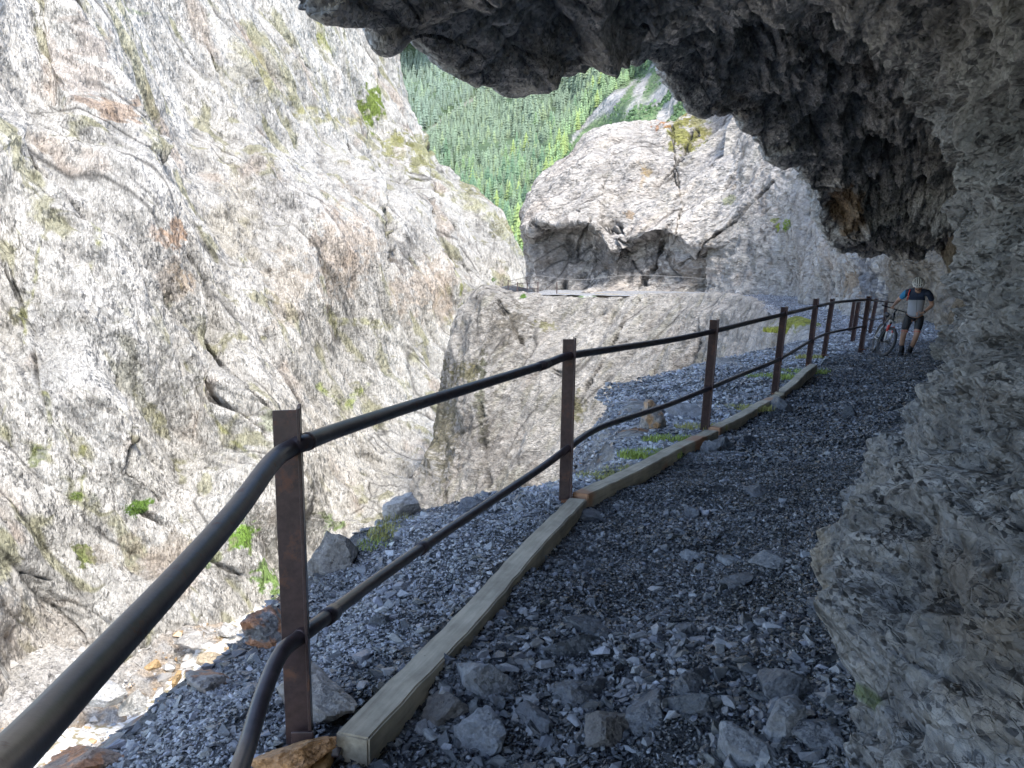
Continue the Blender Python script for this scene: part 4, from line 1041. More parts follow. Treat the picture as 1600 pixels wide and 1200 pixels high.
def beam(a, b, w, h, label, mat, ext=0.0):
    a, b = Vector(a), Vector(b); d = (b - a).normalized(); L = (b - a).length
    yv = Vector((0, 0, 1)).cross(d).normalized(); zv = d.cross(yv); R = Matrix((d, yv, zv)).transposed()
    bm = bmesh.new(); bmesh.ops.create_cube(bm, size=1); bmesh.ops.scale(bm, vec=(L, w, h), verts=bm.verts)
    bmesh.ops.subdivide_edges(bm, edges=[e for e in bm.edges if abs((e.verts[0].co - e.verts[1].co).x) > L * .5], cuts=24)
    bmesh.ops.bevel(bm, geom=[e for e in bm.edges if len(e.link_faces) == 2 and e.calc_face_angle() > 1], offset=.007, segments=2, affect='EDGES')
    for v in bm.verts:
        x = v.co.x; v.co.y += .006 * math.sin(x * 3.1) + .0025 * math.sin(x * 23 + v.co.z * 40); v.co.z += .003 * math.sin(x * 17 + v.co.y * 60) + .004 * math.sin(x * 2.2)
    me = bpy.data.meshes.new('kerb_beam'); bm.to_mesh(me); bm.free(); me.materials.append(mat)
    o = bpy.data.objects.new('kerb_beam', me); o.matrix_world = Matrix.Translation((a + b) / 2) @ R.to_4x4(); link(o); tag(o, label, 'beam'); return o
BZ = .035
beam(P(552, 1180, 2.42), P(902, 792, 5.36), .128, .135, 'long pale weathered beam from the first post to the second post', BM1)
beam(P(907, 786, 5.42), P(1112, 682, 8.0), .13, .14, 'grey beam with rusty orange edge from the second post to the third', BM2)
beam(P(1116, 678, 8.07), P(1216, 624, 10.6), .13, .14, 'beam with an orange end from the third post to the fourth', BM2)
beam(P(1218, 622, 10.65), P(1270, 575, 13.5), .13, .15, 'short dark grey beam ending at the fifth post', BM1)
for a, b, l in (((872, 459, 65.1), (985, 462, 62), 'thin beam edging the left part of the far path'), ((930, 459.5, 63.2), (1160, 465, 58.8), 'longest thin beam edging the right part of the far path')):
    o = beam(P(*a), P(*b), .12, .12, l, BM1)
# wooden block and bracket at foot of first post
mb = MB(); b = Vector(P(490, 1190, 2.35)); mb.box(b - Vector((0, 0, .05)), (.1, .14, .1)); o = mb.build('wooden_block', plain_mat('orange_wood', (.36, .2, .07), rough=.8, scale=15, var=.5), None, bevel=.008); tag(o, 'short orange brown wood block under the first post', 'wood block')
mb = MB(); mb.box(Vector(P(500, 1168, 2.44)) - ROFF, (.15, .1, .008)); mb.box(Vector(P(473, 1158, 2.43)) - ROFF, (.075, .012, .07)); mb.build('base_bracket', M['steel'], rail, bevel=.002)
print('rails', time.time() - T0)

# ------------------------------------------------------------------ skinned figures
def skin_obj(name, nodes, edges, root, mat, parent, sub=2, more=()):
    """nodes: list of (pos, (rx, ry)); one skinned body; MORE: extra separate chains [(pts, radii)]"""
    me = bpy.data.meshes.new(name); vs = [n[0] for n in nodes]; es = list(edges); roots = [root]; rr = [n[1] for n in nodes]
    for pts, rad in more:
        o = len(vs); roots.append(o); vs += pts; rr += [(r, r) for r in rad]; es += [(o + i, o + i + 1) for i in range(len(pts) - 1)]
    me.from_pydata(vs, es, []); me.materials.append(mat)
    o = bpy.data.objects.new(name, me); link(o, parent)
    o.modifiers.new('skin', 'SKIN')
    if not me.skin_vertices: pass
    for i, sv in enumerate(me.skin_vertices[0].data):
        sv.radius = rr[i] if isinstance(rr[i], tuple) else (rr[i], rr[i]); sv.use_root = i in roots
    o.modifiers['skin'].use_smooth_shade = True
    s = o.modifiers.new('sub', 'SUBSURF'); s.levels = sub; s.render_levels = sub
    return o

# cyclist: local frame, -Y toward the camera, X to the right in the picture
px0, py0, YC = 1423, 558, 16.8
base = P(px0, py0, YC)
cy = empty('person', base, -.479)
tag(cy, 'person in white helmet, blue and grey jersey and black shorts pushing a bicycle', 'person')
skin = plain_mat('skin', (.42, .23, .15), rough=.55, var=.08, scale=8, bump=.05)
jer_blue = plain_mat('jersey_blue', (.015, .16, .33), rough=.75, var=.12, scale=12)
jer_navy = plain_mat('jersey_navy', (.012, .022, .05), rough=.8, var=.2, scale=12)
jer_grey = plain_mat('jersey_grey', (.42, .43, .45), rough=.8, var=.08, scale=12)
blk = plain_mat('black_lycra', (.012, .012, .015), rough=.7, var=.2)
white = plain_mat('white_shell', (.62, .6, .55), rough=.35, var=.06)
red = plain_mat('red_trim', (.55, .04, .02), rough=.5)
V3 = lambda x, y, z: (x, y, z)
nodes = [((0.02, 0, .95), (.115, .085)),    #0 pelvis
         ((0.03, .02, 1.12), (.115, .08)),  #1 waist
         ((0.04, -.0, 1.32), (.145, .09)),  #2 chest
         ((0.05, -.09, 1.42), (.095, .06)), #3 upper chest
         ((0.05, -.17, 1.48), (.05, .05)),#4 neck
         ((0.05, -.24, 1.53), (.078, .09)), #5 head low (bent forward)
         ((0.05, -.28, 1.61), (.085, .098)),#6 head top
         ((-.16, -.09, 1.42), (.062, .062)),#7 R shoulder (picture left)
         ((-.315, .07, 1.24), (.046, .046)), #8 R elbow
         ((-.40, -.07, 1.125), (.030, .026)),#9 R wrist
         ((-.425, -.125, 1.105), (.036, .018)),#10 R palm
         ((.26, -.09, 1.40), (.062, .062)), #11 L shoulder
         ((.345, .02, 1.14), (.046, .046)), #12 L elbow
         ((.18, -.15, .98), (.030, .026)), #13 L wrist
         ((.11, -.18, .955), (.036, .018)), #14 L palm
         ((-.09, 0, .86), (.095, .095)),    #15 R hip
         ((-.17, -.06, .49), (.058, .06)), #16 R knee
         ((-.19, -.02, .30), (.052, .055)), #17 R calf
         ((-.19, 0, .10), (.036, .036)),   #18 R ankle
         ((-.19, -.05, .045), (.022, .02)),#19 R toe
         ((.12, 0, .86), (.095, .095)),     #20 L hip
         ((.08, -.16, .48), (.058, .06)),   #21 L knee
         ((.03, .0, .30), (.05, .055)),   #22 L calf
         ((-.03, .12, .14), (.036, .036)),   #23 L ankle
         ((-.035, .08, .055), (.022, .02))]  #24 L toe
edges = [(0, 1), (1, 2), (2, 3), (3, 4), (4, 5), (5, 6), (3, 7), (7, 8), (8, 9), (9, 10), (3, 11), (11, 12), (12, 13), (13, 14), (0, 15), (15, 16), (16, 17), (17, 18), (18, 19), (0, 20), (20, 21), (21, 22), (22, 23), (23, 24)]
fing = []
for k in range(4):   # right hand closes over the grip
    a = (-.448 + k * .016, -.152 + k * .009, 1.108 - .004 * k); L = (.034, .038, .036, .029)[k]
    fing.append(([a, (a[0], a[1] - L * .6, a[2] - .008), (a[0], a[1] - L * .5, a[2] - .035), (a[0], a[1] - .0, a[2] - .045)], [.0095, .009, .0085, .007]))
fing.append(([(-.40, -.11, 1.095), (-.39, -.125, 1.07), (-.40, -.145, 1.058)], [.011, .010, .008]))
for k in range(4):   # left hand lies on the waist, fingers slightly curled
    a = (.085, -.19 - .002 * k, .985 - k * .019); L = (.042, .046, .043, .034)[k]
    fing.append(([a, (a[0] - L * .5, a[1] - .006, a[2] - .004), (a[0] - L, a[1] + .012, a[2] - .01)], [.0095, .0088, .007]))
fing.append(([(.12, -.2, .985), (.10, -.21, 1.01), (.08, -.205, 1.022)], [.011, .010, .008]))
# face: nose, ears, chin as small skinned lumps of the same body mesh
fing.append(([(.05, -.325, 1.52), (.05, -.34, 1.495), (.05, -.33, 1.485)], [.012, .014, .012]))
fing.append(([(-.035, -.25, 1.555), (-.042, -.24, 1.53)], [.015, .012])); fing.append(([(.135, -.25, 1.555), (.142, -.24, 1.53)], [.015, .012]))
skin_obj('body', nodes, edges, 0, skin, cy, more=fing)
# jersey: torso and short sleeves, a little larger than the body, in three cloth colours
def jersey():
    jn = [((0.02, 0, .85), (.162, .13)), ((0.02, 0, .95), (.172, .135)), ((0.03, .02, 1.12), (.165, .12)), ((0.04, -.0, 1.30), (.185, .128)), ((0.05, -.085, 1.42), (.135, .1)), ((.05, -.13, 1.46), (.07, .068)),
          ((-.17, -.09, 1.42), (.078, .078)), ((-.275, -.01, 1.27), (.062, .062)), ((.27, -.09, 1.40), (.078, .078)), ((.335, -.02, 1.22), (.062, .062))]
    return skin_obj('jersey', jn, [(0, 1), (1, 2), (2, 3), (3, 4), (4, 5), (4, 6), (6, 7), (4, 8), (8, 9)], 0, jer_navy, cy)
j = jersey()
m, nt, b = newmat('jersey_cloth'); L = nt.links.new; tc = nd(nt, 'ShaderNodeTexCoord'); sx = nd(nt, 'ShaderNodeSeparateXYZ'); L(tc.outputs['Object'], sx.inputs[0])
def step(v, e, inv=False):
    n = nd(nt, 'ShaderNodeMath', operation='LESS_THAN' if inv else 'GREATER_THAN'); L(v, n.inputs[0]); n.inputs[1].default_value = e; return n.outputs[0]
def mixc(f, a, c):
    n = nd(nt, 'ShaderNodeMixRGB'); L(f, n.inputs[0]); (L(a, n.inputs[1]) if hasattr(a, 'node') else setattr(n.inputs[1], 'default_value', a)); n.inputs[2].default_value = c; return n.outputs[0]
c1 = mixc(step(sx.outputs[2], 1.25, True), (.012, .02, .045, 1), (.30, .31, .34, 1))        # grey lower panel
c1 = mixc(step(sx.outputs[0], -.19, True), c1, (.012, .16, .34, 1))                       # blue sleeve
c1 = mixc(step(sx.outputs[0], .24), c1, (.012, .02, .045, 1))
mu = nd(nt, 'ShaderNodeMath', operation='MULTIPLY'); ax = nd(nt, 'ShaderNodeMath', operation='ABSOLUTE'); sb = nd(nt, 'ShaderNodeMath', operation='SUBTRACT'); L(sx.outputs[0], sb.inputs[0]); sb.inputs[1].default_value = .045; L(sb.outputs[0], ax.inputs[0])
c1 = mixc(step(ax.outputs[0], .004, True), c1, (.01, .01, .012, 1))                       # zip
L(c1, b.inputs['Base Color']); b.inputs['Roughness'].default_value = .8
nn = nd(nt, 'ShaderNodeTexNoise', Scale=9.0, Detail=4.0); L(tc.outputs['Object'], nn.inputs['Vector']); bp = nd(nt, 'ShaderNodeBump', Strength=.6, Distance=.03); L(nn.outputs['Fac'], bp.inputs['Height']); L(bp.outputs[0], b.inputs['Normal'])
j.data.materials[0] = m
skin_obj('shorts', [((0.02, 0, .97), (.162, .122)), ((-.09, 0, .86), (.108, .108)), ((-.145, -.035, .64), (.086, .086)), ((-.155, -.045, .57), (.078, .078)), ((.12, 0, .86), (.108, .108)), ((.10, -.09, .64), (.086, .086)), ((.092, -.115, .57), (.078, .078))], [(0, 1), (1, 2), (2, 3), (0, 4), (4, 5), (5, 6)], 0, blk, cy)
for (a, b_) in (((-.155, -.045, .563), (-.157, -.048, .553)), ((.092, -.115, .563), (.091, -.118, .553))):
    mb = MB(); mb.tube([a, b_], .079, 20, cap=False); mb.build('red_hem', red, cy, smooth=True)
for s_, kn in (('a', [((-.19, -.01, .26), .058), ((-.19, 0, .08), .05)]), ('b', [((.0, .05, .26), .058), ((-.03, .12, .10), .05)])):
    mb = MB(); mb.tube([k[0] for k in kn], [k[1] for k in kn], 16); mb.build('sock', blk, cy, smooth=True)
skin_obj('shoe', [((-.19, .05, .065), (.058, .055)), ((-.195, -.06, .05), (.058, .045)), ((-.2, -.17, .045), (.048, .036))], [(0, 1), (1, 2)], 0, blk, cy)
skin_obj('shoe', [((-.03, .15, .10), (.058, .055)), ((-.035, .06, .055), (.058, .045)), ((-.04, -.04, .045), (.048, .036))], [(0, 1), (1, 2)], 0, blk, cy)
# helmet: vented shell: dark inner cap, white ribs over it, brim
hp = Vector((.05, -.275, 1.60)); tilt = Matrix.Rotation(math.radians(40), 3, 'X')
def ell(mb, rx, ry, rz, a0, a1, b0, b1, na, nb, c=hp):
    vs = []
    for i in range(na + 1):
        for k in range(nb + 1):
            a = a0 + (a1 - a0) * i / na; b = b0 + (b1 - b0) * k / nb
            v = Vector((rx * math.cos(b) * math.sin(a), -ry * math.cos(b) * math.cos(a), rz * math.sin(b))); vs.append(c + tilt @ v)
    fs = [(i * (nb + 1) + k, (i + 1) * (nb + 1) + k, (i + 1) * (nb + 1) + k + 1, i * (nb + 1) + k + 1) for i in range(na) for k in range(nb)]
    mb.add(vs, fs)
hel = MB(); ell(hel, .105, .13, .115, -math.pi, math.pi, -.05, 1.57, 28, 10); hl = hel.build('helmet', blk, cy, smooth=True)
mb = MB()
for k in (-2, -1, 0, 1, 2):       # front-to-back ribs
    x = k * .042; pts = []
    rx, ry, rz = .113, .14, .125
    for i in range(17):
        th = math.pi * i / 16; sc = math.sqrt(max(0, 1 - (x / rx) ** 2)); pts.append(hp + tilt @ Vector((x, -ry * sc * math.cos(th), rz * sc * math.sin(th))))
    mb.tube(pts, .0135, 8)
for zz in (.02, .075):
    sc = math.sqrt(1 - (zz / .125) ** 2); mb.tube([hp + tilt @ Vector((.112 * sc * math.sin(a), -.139 * sc * math.cos(a), zz)) for a in [2 * math.pi * i / 28 for i in range(29)]], .013 if zz < .05 else .009, 8)
mb.build('helmet_shell', white, cy, smooth=True)
mb = MB()
for sxx in (-1, 1): mb.tube([hp + Vector((sxx * .09, -.0, -.02)), hp + Vector((sxx * .07, -.03, -.10)), hp + Vector((0, -.06, -.145))], .006, 6)
mb.build('chin_strap', blk, cy, smooth=True)
mb = MB()
for sxx in (-1, 1): mb.box(Vector((.05 + sxx * .035, -.33, 1.535)), (.028, .02, .013))
mb.box(Vector((.05, -.333, 1.538)), (.045, .008, .006)); mb.build('sunglasses', blk, cy, bevel=.003)
mb = MB(); mb.tube([(-.10, -.17, 1.47), (-.125, -.19, 1.39), (-.13, -.145, 1.31), (-.15, -.10, 1.24)], .011, 8); mb.build('strap', red, cy, smooth=True)
mb = MB(); mb.tube([(.17, -.215, .985), (.18, -.205, .975)], .0, 4) if False else mb.tube([(.205, -.135, 1.0), (.19, -.145, .99)], .034, 14); mb.build('wristwatch', blk, cy, smooth=True)

# ------------------------------------------------------------------ bicycle
bfx, bfz = (960 - 1220) / 475.0, 0
bk = empty('bicycle', (base[0] + .0, base[1], base[2]), -.479)
tag(bk, 'mountain bike with red and white frame leaning toward the person pushing it', 'bicycle')
rub = plain_mat('tyre_rubber', (.014, .014, .015), rough=.8); alu = plain_mat('bike_alu', (.35, .35, .36), rough=.35, metal=.8); frm_m = plain_mat('bike_frame_white', (.5, .49, .47), rough=.35, var=.1); frm_r = plain_mat('bike_frame_red', (.6, .035, .02), rough=.35); frm_k = plain_mat('bike_frame_black', (.015, .015, .017), rough=.35)
R_W = .345
fc = Vector((-.49, -.22, R_W - .01)); head = Vector((.22, -1.09, 0)).normalized(); rc = fc - head * 1.13
rc.z = R_W + .0
lean = math.radians(14)   # top leans toward the person (+x)
side = Vector((-head.y, head.x, 0)).normalized()
if side.x < 0: side = -side
def leanv(h, off=0.0):   # a height h above the axle plane in the leaned frame
    return side * math.sin(lean) * h + Vector((0, 0, math.cos(lean) * h))
def wheel(center, hd, name_lab, lean_):
    up0 = Vector((0, 0, 1)); sd = Vector((-hd.y, hd.x, 0)).normalized(); 
    if sd.x < 0: sd = -sd
    R = Matrix.Rotation(lean_, 3, hd) ; up = R @ up0
    if up.x < 0: R = Matrix.Rotation(-lean_, 3, hd); up = R @ up0
    axl = up.cross(hd).normalized()
    w = empty('wheel', center); w.parent = bk
    me_rot = Matrix((axl, hd, up)).transposed(); w.rotation_euler = me_rot.to_euler()
    t = MB(); t.torus(R_W - .028, .029, 56, 10); t.build('tyre', rub, w, smooth=True)
    r_ = MB(); r_.torus(R_W - .062, .013, 56, 8, 1.2); r_.build('rim', frm_k, w, smooth=True)
    sp = MB()
    for k in range(28):
        a = 2 * math.pi * k / 28; s_ = .03 if k % 2 else -.03
        sp.tube([(s_, .02 * math.cos(a + .6), .02 * math.sin(a + .6)), (0, (R_W - .07) * math.cos(a), (R_W - .07) * math.sin(a))], .0014, 4)
    sp.build('spokes', alu, w); h = MB(); h.tube([(-.05, 0, 0), (.05, 0, 0)], .02, 12); h.tube([(.032, 0, 0), (.035, 0, 0)], .085, 24); h.build('hub', frm_k, w, smooth=True)
    return axl, up
steer = Vector((.52, -.85, 0)).normalized()
axf, upf = wheel(fc, steer, 'front', math.radians(16)); axr, upr = wheel(rc, head, 'rear', lean)
crown = fc + upf * .46 - steer * .05; headb = crown + upf * .03 - head * .01; headt = headb + upr * .15 - head * .05
f = MB()
for s_ in (-1, 1):
    f.tube([fc + axf * .055 * s_, fc + axf * .06 * s_ + upf * .2 - steer * .01, crown + axf * .058 * s_], [.018, .021, .017], 10)
f.tube([crown - axf * .07, crown + axf * .07], .022, 10); f.build('fork', frm_m, bk, smooth=True)
f = MB(); f.tube([fc + axf * .062 + upf * .22 - steer * .012, fc + axf * .06 + upf * .36 - steer * .03], .0235, 10); f.tube([fc - axf * .062 + upf * .22 - steer * .012, fc - axf * .06 + upf * .36 - steer * .03], .0235, 10); f.build('fork_decal', frm_r, bk, smooth=True)
bb = rc + head * .44 - upr * .03; st_b = bb; st_t = bb - head * .16 + upr * .45
f = MB(); f.tube([headb, headt], .026, 12); f.tube([headb + upr * .02, bb], [.027, .03], 12); f.tube([headt - upr * .02, st_t - upr * .06], [.02, .018], 12); f.tube([bb, st_t], .018, 12); f.build('frame', frm_k, bk, smooth=True)
f = MB(); f.tube([headb * .82 + bb * .18 + upr * .014, headb * .5 + bb * .5 + upr * .016], .0285, 12); f.build('frame_decal', frm_r, bk, smooth=True)
f = MB()
for s_ in (-1, 1):
    f.tube([rc + axr * .065 * s_, bb + axr * .035 * s_], .011, 8); f.tube([rc + axr * .065 * s_, st_t - upr * .12 + axr * .02 * s_], .010, 8)
f.build('rear_stay', frm_m, bk, smooth=True)
f = MB(); f.tube([st_t, st_t - head * .04 + upr * .12], .014, 10); f.build('seat_post', frm_k, bk, smooth=True)
sd0 = st_t - head * .04 + upr * .14
f = MB(); f.tube([sd0 - head * .13, sd0 - head * .08, sd0, sd0 + head * .08, sd0 + head * .14], [.035, .065, .045, .022, .014], 14); f.build('saddle', blk, bk, smooth=True)
hb = headt + upf * .085 + steer * .05
f = MB(); f.tube([headt, headt + upf * .04, hb], .018, 10); f.build('stem', frm_k, bk, smooth=True)
barL = hb - axf * .36 * (1 if axf.x > 0 else -1); barR = hb + axf * .36 * (1 if axf.x > 0 else -1)
f = MB(); f.tube(smooth_line([barL, hb * .6 + barL * .4 + upf * .0, hb, hb * .6 + barR * .4, barR], 5), .013, 10); f.build('handlebar', frm_k, bk, smooth=True)
for e_, s_ in ((barL, 1), (barR, -1)):
    f = MB(); dd = (hb - e_).normalized(); f.tube([e_, e_ + dd * .13], .017, 10); g_ = f.build('grip', rub, bk, smooth=True)
    f = MB(); q0 = e_ + dd * .15; f.tube([q0, q0 + steer * .05 + dd * .01, q0 + steer * .06 - dd * .09], .006, 6); f.build('brake_lever', frm_k, bk, smooth=True)
f = MB()
for s_ in (-1, 1):
    q0 = bb + axr * .07 * s_; q1 = q0 + (head * .17 if s_ > 0 else -head * .17) - upr * .02; f.tube([q0, q1], [.014, .01], 8); f.box(q1 + axr * .05 * s_, (.09, .09, .018))
f.tube([bb - axr * .06, bb + axr * .06], .022, 12); f.tube([bb + axr * .045, bb + axr * .05], .085, 24); f.build('crank', frm_k, bk, smooth=False)
for wob_ in (0, 1):
    f = MB(); f.tube(smooth_line([hb + axf * (.1 - .2 * wob_), hb + steer * .1 - upf * .03, crown + steer * .06 + upf * .05, crown - steer * .0], 6), .004, 5); f.build('brake_cable', frm_k, bk, smooth=True)
print('BAR', hb, barL, barR)
print('bike', time.time() - T0)

# ------------------------------------------------------------------ far forested slopes
# height of the slopes as depth control points (photo pixel, depth)
CTRL = np.array([(540, 60, 1250), (640, 90, 1200), (760, 100, 1150), (860, 60, 1150), (960, 60, 1000), (640, 225, 900), (700, 180, 980), (760, 145, 1060),
                 (700, 260, 820), (800, 200, 900), (880, 150, 950), (990, 100, 900), (760, 320, 640), (850, 250, 720), (930, 180, 760), (830, 400, 430), (840, 470, 340), (700, 420, 560), (900, 300, 520),
                 (1000, 200, 560), (1070, 150, 560), (1150, 100, 560), (1000, 300, 420), (1100, 260, 440), (560, 300, 900), (1150, -100, 800), (800, -150, 1500), (560, -150, 1600), (1250, 250, 420), (600, 470, 480)], float)
def depth(px, py):
    d2 = (px[:, None] - CTRL[None, :, 0]) ** 2 + (py[:, None] - CTRL[None, :, 1]) ** 2 + 30.0 ** 2
    w = 1 / d2 ** 1.6
    return 1 / ((w * (1 / CTRL[None, :, 2])).sum(1) / w.sum(1))
def Pn(px, py, Y):
    u = (px - 800.0) / FPX; v = (600.0 - py) / FPX; y = CP + SP * v; z = -SP + CP * v; t = Y / y
    return np.stack([u * t, Y, CAMZ + z * t], 1)
def regionC(px, py):   # scree and dwarf pine slope: right of the line from (860,290) to (1000,125)
    yy = np.interp(px, [800, 850, 873, 896, 932, 968, 1004, 1040, 1100], [430, 325, 262, 213, 170, 138, 108, 85, 50])
    return py > yy
def track(px, py):
    return np.minimum(seg_dist(px, py, [(640, 228), (690, 190), (745, 152)]), 1e9)
def slopes():
    xs = np.linspace(470, 1330, 300); ys = np.linspace(-160, 500, 260)
    X, Y = np.meshgrid(xs, ys, indexing='ij'); px, py = X.ravel(), Y.ravel()
    p = Pn(px, py, depth(px, py)); n1 = fbm(p / 60, 4, 5); p[:, 2] += n1 * 3
    C = regionC(px, py)
    c = np.tile(np.array([.06, .10, .05]), (len(p), 1)) * (1 + .3 * n1[:, None])
    gr = np.array([.36, .35, .34]); gn = np.array([.11, .17, .075])
    stripes = fbm(np.stack([(px + py * .9) / 22, (px * .6 - py) / 90, px * 0], 1), 4, 6)
    m = sstep(-.25, .15, stripes)[:, None]
    cc = gr * (1 - m) + gn * m
    c = np.where(C[:, None], cc, c)
    t = track(px, py); m = sstep(5, 1.5, t)[:, None] * .6; c = c * (1 - m) + np.array([.36, .37, .33]) * m
    o = mesh_np('mountain_slope', p, grid_faces(len(xs), len(ys)), M['slope'], smooth=True, col=np.clip(c, .02, .6)); tag(o, kind='structure')
slopes()
def valley():
    xs = np.linspace(-6000, 6000, 60); ys = np.linspace(150, 9000, 60); X, Y = np.meshgrid(xs, ys, indexing='ij'); p = np.stack([X.ravel(), Y.ravel(), X.ravel() * 0 - 70], 1)
    o = mesh_np('valley_ground', p, grid_faces(60, 60), M['slope'], col=np.tile(np.array([.07, .11, .05]), (len(p), 1))); tag(o, kind='structure')
valley()

def conifer(seed, seg=7, tiers=7):
    rnd = random.Random(seed); V = []; Fc = []; 
    V += [(.02, 0, 0), (-.01, .017, 0), (-.01, -.017, 0), (0, 0, .9)]; Fc += [(0, 1, 3), (1, 2, 3), (2, 0, 3)]
    for k in range(tiers):
        f = k / tiers; z0 = .08 + .8 * f; r = (.20 * (1 - f) ** .8 + .015) * rnd.uniform(.85, 1.15); z1 = z0 + .22 - .08 * f; o = len(V); ph = rnd.uniform(0, 6)
        V.append((rnd.uniform(-.01, .01), rnd.uniform(-.01, .01), z1))
        for j in range(seg * 2):
            a = ph + math.pi * j / seg; rr = r * (rnd.uniform(.85, 1.2) if j % 2 == 0 else rnd.uniform(.35, .6)); V.append((rr * math.cos(a), rr * math.sin(a), z0 + (0 if j % 2 == 0 else .035) + rnd.uniform(-.015, .015)))
        for j in range(seg * 2): Fc.append((o, o + 1 + j, o + 1 + (j + 1) % (seg * 2)))
    return np.array(V), np.array(Fc)
TREE = [conifer(i) for i in range(5)]; TREEL = [conifer(i + 9, 5, 5) for i in range(5)]
mt, nt, b = newmat('conifer_green'); L = nt.links.new
at = nd(nt, 'ShaderNodeAttribute', attribute_name='tint'); L(at.outputs['Color'], b.inputs['Base Color']); b.inputs['Roughness'].default_value = .85; b.inputs['Specular IOR Level'].default_value = .15
def treecol(px, py, rnd):
    n = len(px)
    base = np.tile(np.array([.10, .165, .095]), (n, 1))
    ridge = np.interp(px, [560, 640, 700, 760, 860, 960], [280, 228, 186, 145, 60, 0])
    fa = (py < ridge)[:, None]
    base = np.where(fa, np.array([.095, .165, .125]), base)
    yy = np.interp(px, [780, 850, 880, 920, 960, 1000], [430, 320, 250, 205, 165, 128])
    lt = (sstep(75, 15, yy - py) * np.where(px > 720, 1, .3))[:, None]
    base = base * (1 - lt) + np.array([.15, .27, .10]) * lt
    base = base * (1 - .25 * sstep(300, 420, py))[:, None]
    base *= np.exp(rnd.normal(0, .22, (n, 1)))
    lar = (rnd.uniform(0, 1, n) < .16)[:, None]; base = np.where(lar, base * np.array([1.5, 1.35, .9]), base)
    hz = sstep(350, 1300, depth(px, py))[:, None] * .6 + .12  # distance haze mixed into the tree colours
    return base * np.array([1.5, 1.4, 1.3]) * (1 - hz) + np.array([.25, .33, .26]) * hz
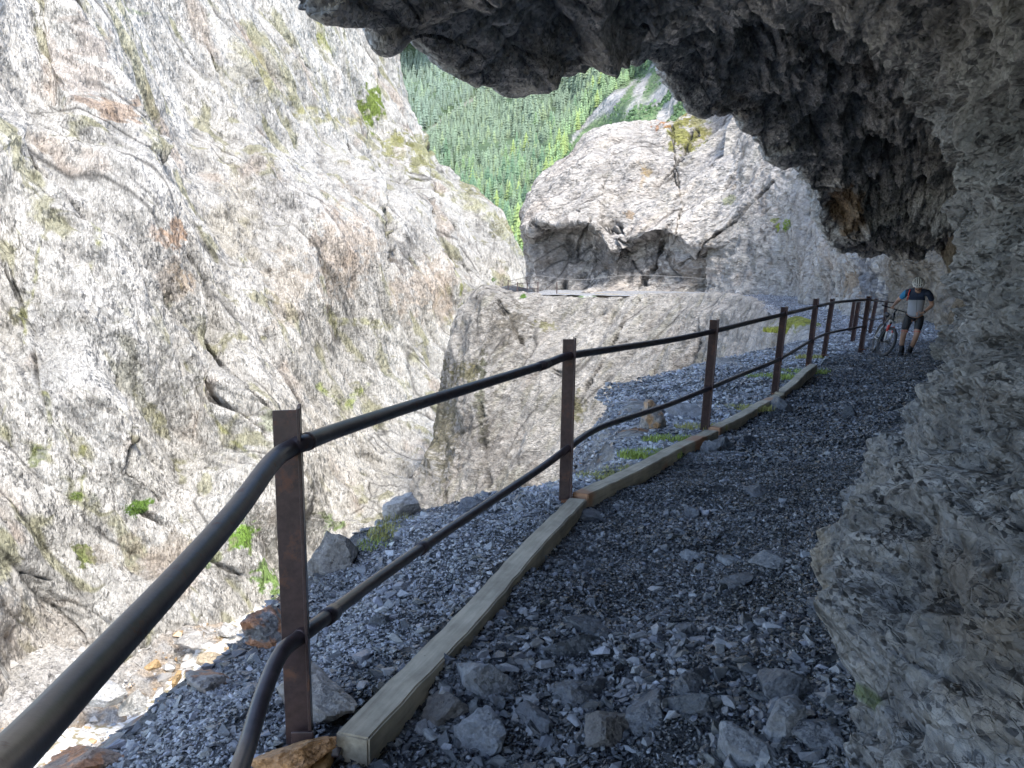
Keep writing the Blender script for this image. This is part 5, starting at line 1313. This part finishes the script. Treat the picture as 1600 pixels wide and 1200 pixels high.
def forest():
    rnd = np.random.RandomState(12)
    N = 42000
    px = rnd.uniform(560, 1080, N); py = rnd.uniform(40, 470, N)
    C = regionC(px, py); t = track(px, py)
    clump = fbm(np.stack([px / 40, py / 30, px * 0], 1), 3, 8)
    dep = depth(px, py)
    prob = np.clip(dep / 900, .3, 1.0) ** 1.5 * .62
    keep = (~C) & (t > 4) & (clump + .35 * fbm(np.stack([px / 11, py / 9, px * 0], 1), 2, 88) > -.5) & (rnd.uniform(0, 1, N) < prob)
    # open glades
    gl = np.minimum(seg_dist(px, py, [(850, 200), (870, 175)]), seg_dist(px, py, [(690, 250), (760, 235)])); keep &= gl > 6
    px, py, dep = px[keep], py[keep], dep[keep]
    pos = Pn(px, py, dep); pos[:, 2] -= 1.5
    h = np.clip(10.0 * np.exp(rnd.normal(0, .36, len(px))), 3.5, 21); c = treecol(px, py, rnd)
    size = h / dep
    # the 300 that show largest stand as things of their own
    vis = (py < 440) & (px > 600) & (px < 1000)
    vis &= (px < 835) | (py < 330)
    score = np.where(vis, size, 0); order = np.argsort(-score); top = order[:300]; rest = order[300:]
    protos = []
    for k in range(10):
        v, f_ = TREE[k % 5]
        cc = [(.085, .185, .10), (.07, .16, .09), (.11, .22, .10), (.16, .28, .09), (.06, .14, .08)][k // 2]
        z = v[:, 2:3]; colr = np.array([1.75, 1.38, 1.45]) * np.array(cc) * (.6 + .6 * z); colr[:4] = (.08, .06, .045)
        me_o = mesh_np('pine_tree', v, f_, mt, col=colr); protos.append(me_o.data); bpy.data.objects.remove(me_o)
    for i in top:
        lum = c[i, 1] / 1.35; j_ = int(np.argmin([abs(lum - q) for q in (.185, .16, .22, .28, .14)])) * 2 + (int(i) % 2)
        o = bpy.data.objects.new('pine_tree', protos[j_]); o.location = pos[i]; o.scale = (h[i] * rnd.uniform(.85, 1.2), h[i], h[i]); o.rotation_euler = (0, 0, rnd.uniform(0, 6)); COL.objects.link(o)
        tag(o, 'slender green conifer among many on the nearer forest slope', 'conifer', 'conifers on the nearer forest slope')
    Vs, Fs, Cs = [], [], []; off = 0; which = rnd.randint(0, 5, len(rest))
    for k in range(5):
        idx = rest[which == k]; v, f_ = TREEL[k]; m = len(idx); a = rnd.uniform(0, 6.28, m)
        R = np.zeros((m, 3, 3)); R[:, 0, 0] = np.cos(a); R[:, 0, 1] = -np.sin(a); R[:, 1, 0] = np.sin(a); R[:, 1, 1] = np.cos(a); R[:, 2, 2] = 1
        vv = np.einsum('mij,vj->mvi', R, v) * h[idx][:, None, None] + pos[idx][:, None, :]
        Vs.append(vv.reshape(-1, 3)); Fs.append((f_[None] + (np.arange(m) * len(v))[:, None, None] + off).reshape(-1, 3)); off += m * len(v)
        Cs.append((c[idx][:, None, :] * (.6 + .6 * v[None, :, 2:3])).reshape(-1, 3))
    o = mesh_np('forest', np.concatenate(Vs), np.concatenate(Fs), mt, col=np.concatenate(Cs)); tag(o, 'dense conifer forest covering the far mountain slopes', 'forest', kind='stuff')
    # dwarf pine scrub on the scree slope
    N = 5000; px = rnd.uniform(840, 1140, N); py = rnd.uniform(60, 330, N); stripes = fbm(np.stack([(px + py * .9) / 22, (px * .6 - py) / 90, px * 0], 1), 4, 6)
    keep = regionC(px, py) & (stripes > -.08); px, py = px[keep], py[keep]; pos = Pn(px, py, depth(px, py))
    o = scatter_mesh('dwarf_pine_scrub', pos, rnd.uniform(1.2, 2.6, len(px)), np.array([.09, .16, .07]) * np.exp(rnd.normal(0, .25, (len(px), 1))), mt, 5, prot=stone_protos(6, 9, 1.0)); tag(o, 'dwarf pine scrub in stripes on the grey scree slope', 'scrub', kind='stuff')
    print('forest', len(rest), time.time() - T0)
forest()

# ------------------------------------------------------------------ light, world, camera
SUN_EL, SUN_AZ = math.radians(50), math.radians(152)      # azimuth measured from +Y clockwise: behind and to the right
sd = Vector((math.sin(SUN_AZ) * math.cos(SUN_EL), math.cos(SUN_AZ) * math.cos(SUN_EL), math.sin(SUN_EL)))
sl = bpy.data.lights.new('sun', 'SUN'); sl.energy = 6.6; sl.angle = math.radians(14); sl.color = (1, .94, .86)
so = bpy.data.objects.new('sun', sl); so.rotation_euler = sd.to_track_quat('Z', 'Y').to_euler(); COL.objects.link(so)
w = bpy.data.worlds.new('World'); scn.world = w; w.use_nodes = True; nt = w.node_tree; bg = nt.nodes['Background']
sky = nt.nodes.new('ShaderNodeTexSky'); sky.sky_type = 'NISHITA'; sky.sun_disc = False; sky.sun_elevation = SUN_EL; sky.sun_rotation = SUN_AZ; sky.altitude = 1800; sky.air_density = 1.0; sky.dust_density = 4.0; sky.ozone_density = .6
nt.links.new(sky.outputs[0], bg.inputs[0]); bg.inputs[1].default_value = .5
cam = bpy.data.cameras.new('camera'); cam.sensor_width = 36; cam.lens = 36 * FPX / 1600; cam.clip_start = .05; cam.clip_end = 20000
co = bpy.data.objects.new('camera', cam); co.location = (0, 0, CAMZ); co.rotation_euler = (math.pi / 2 - PITCH, 0, 0); COL.objects.link(co); scn.camera = co
scn.view_settings.view_transform = 'Standard'; scn.view_settings.look = 'None'; scn.view_settings.exposure = 0; scn.view_settings.gamma = 1.17
scn.cycles.max_bounces = 9; scn.cycles.diffuse_bounces = 6; scn.cycles.use_adaptive_sampling = True; scn.cycles.adaptive_threshold = .03; scn.cycles.use_denoising = True
print('total', time.time() - T0)
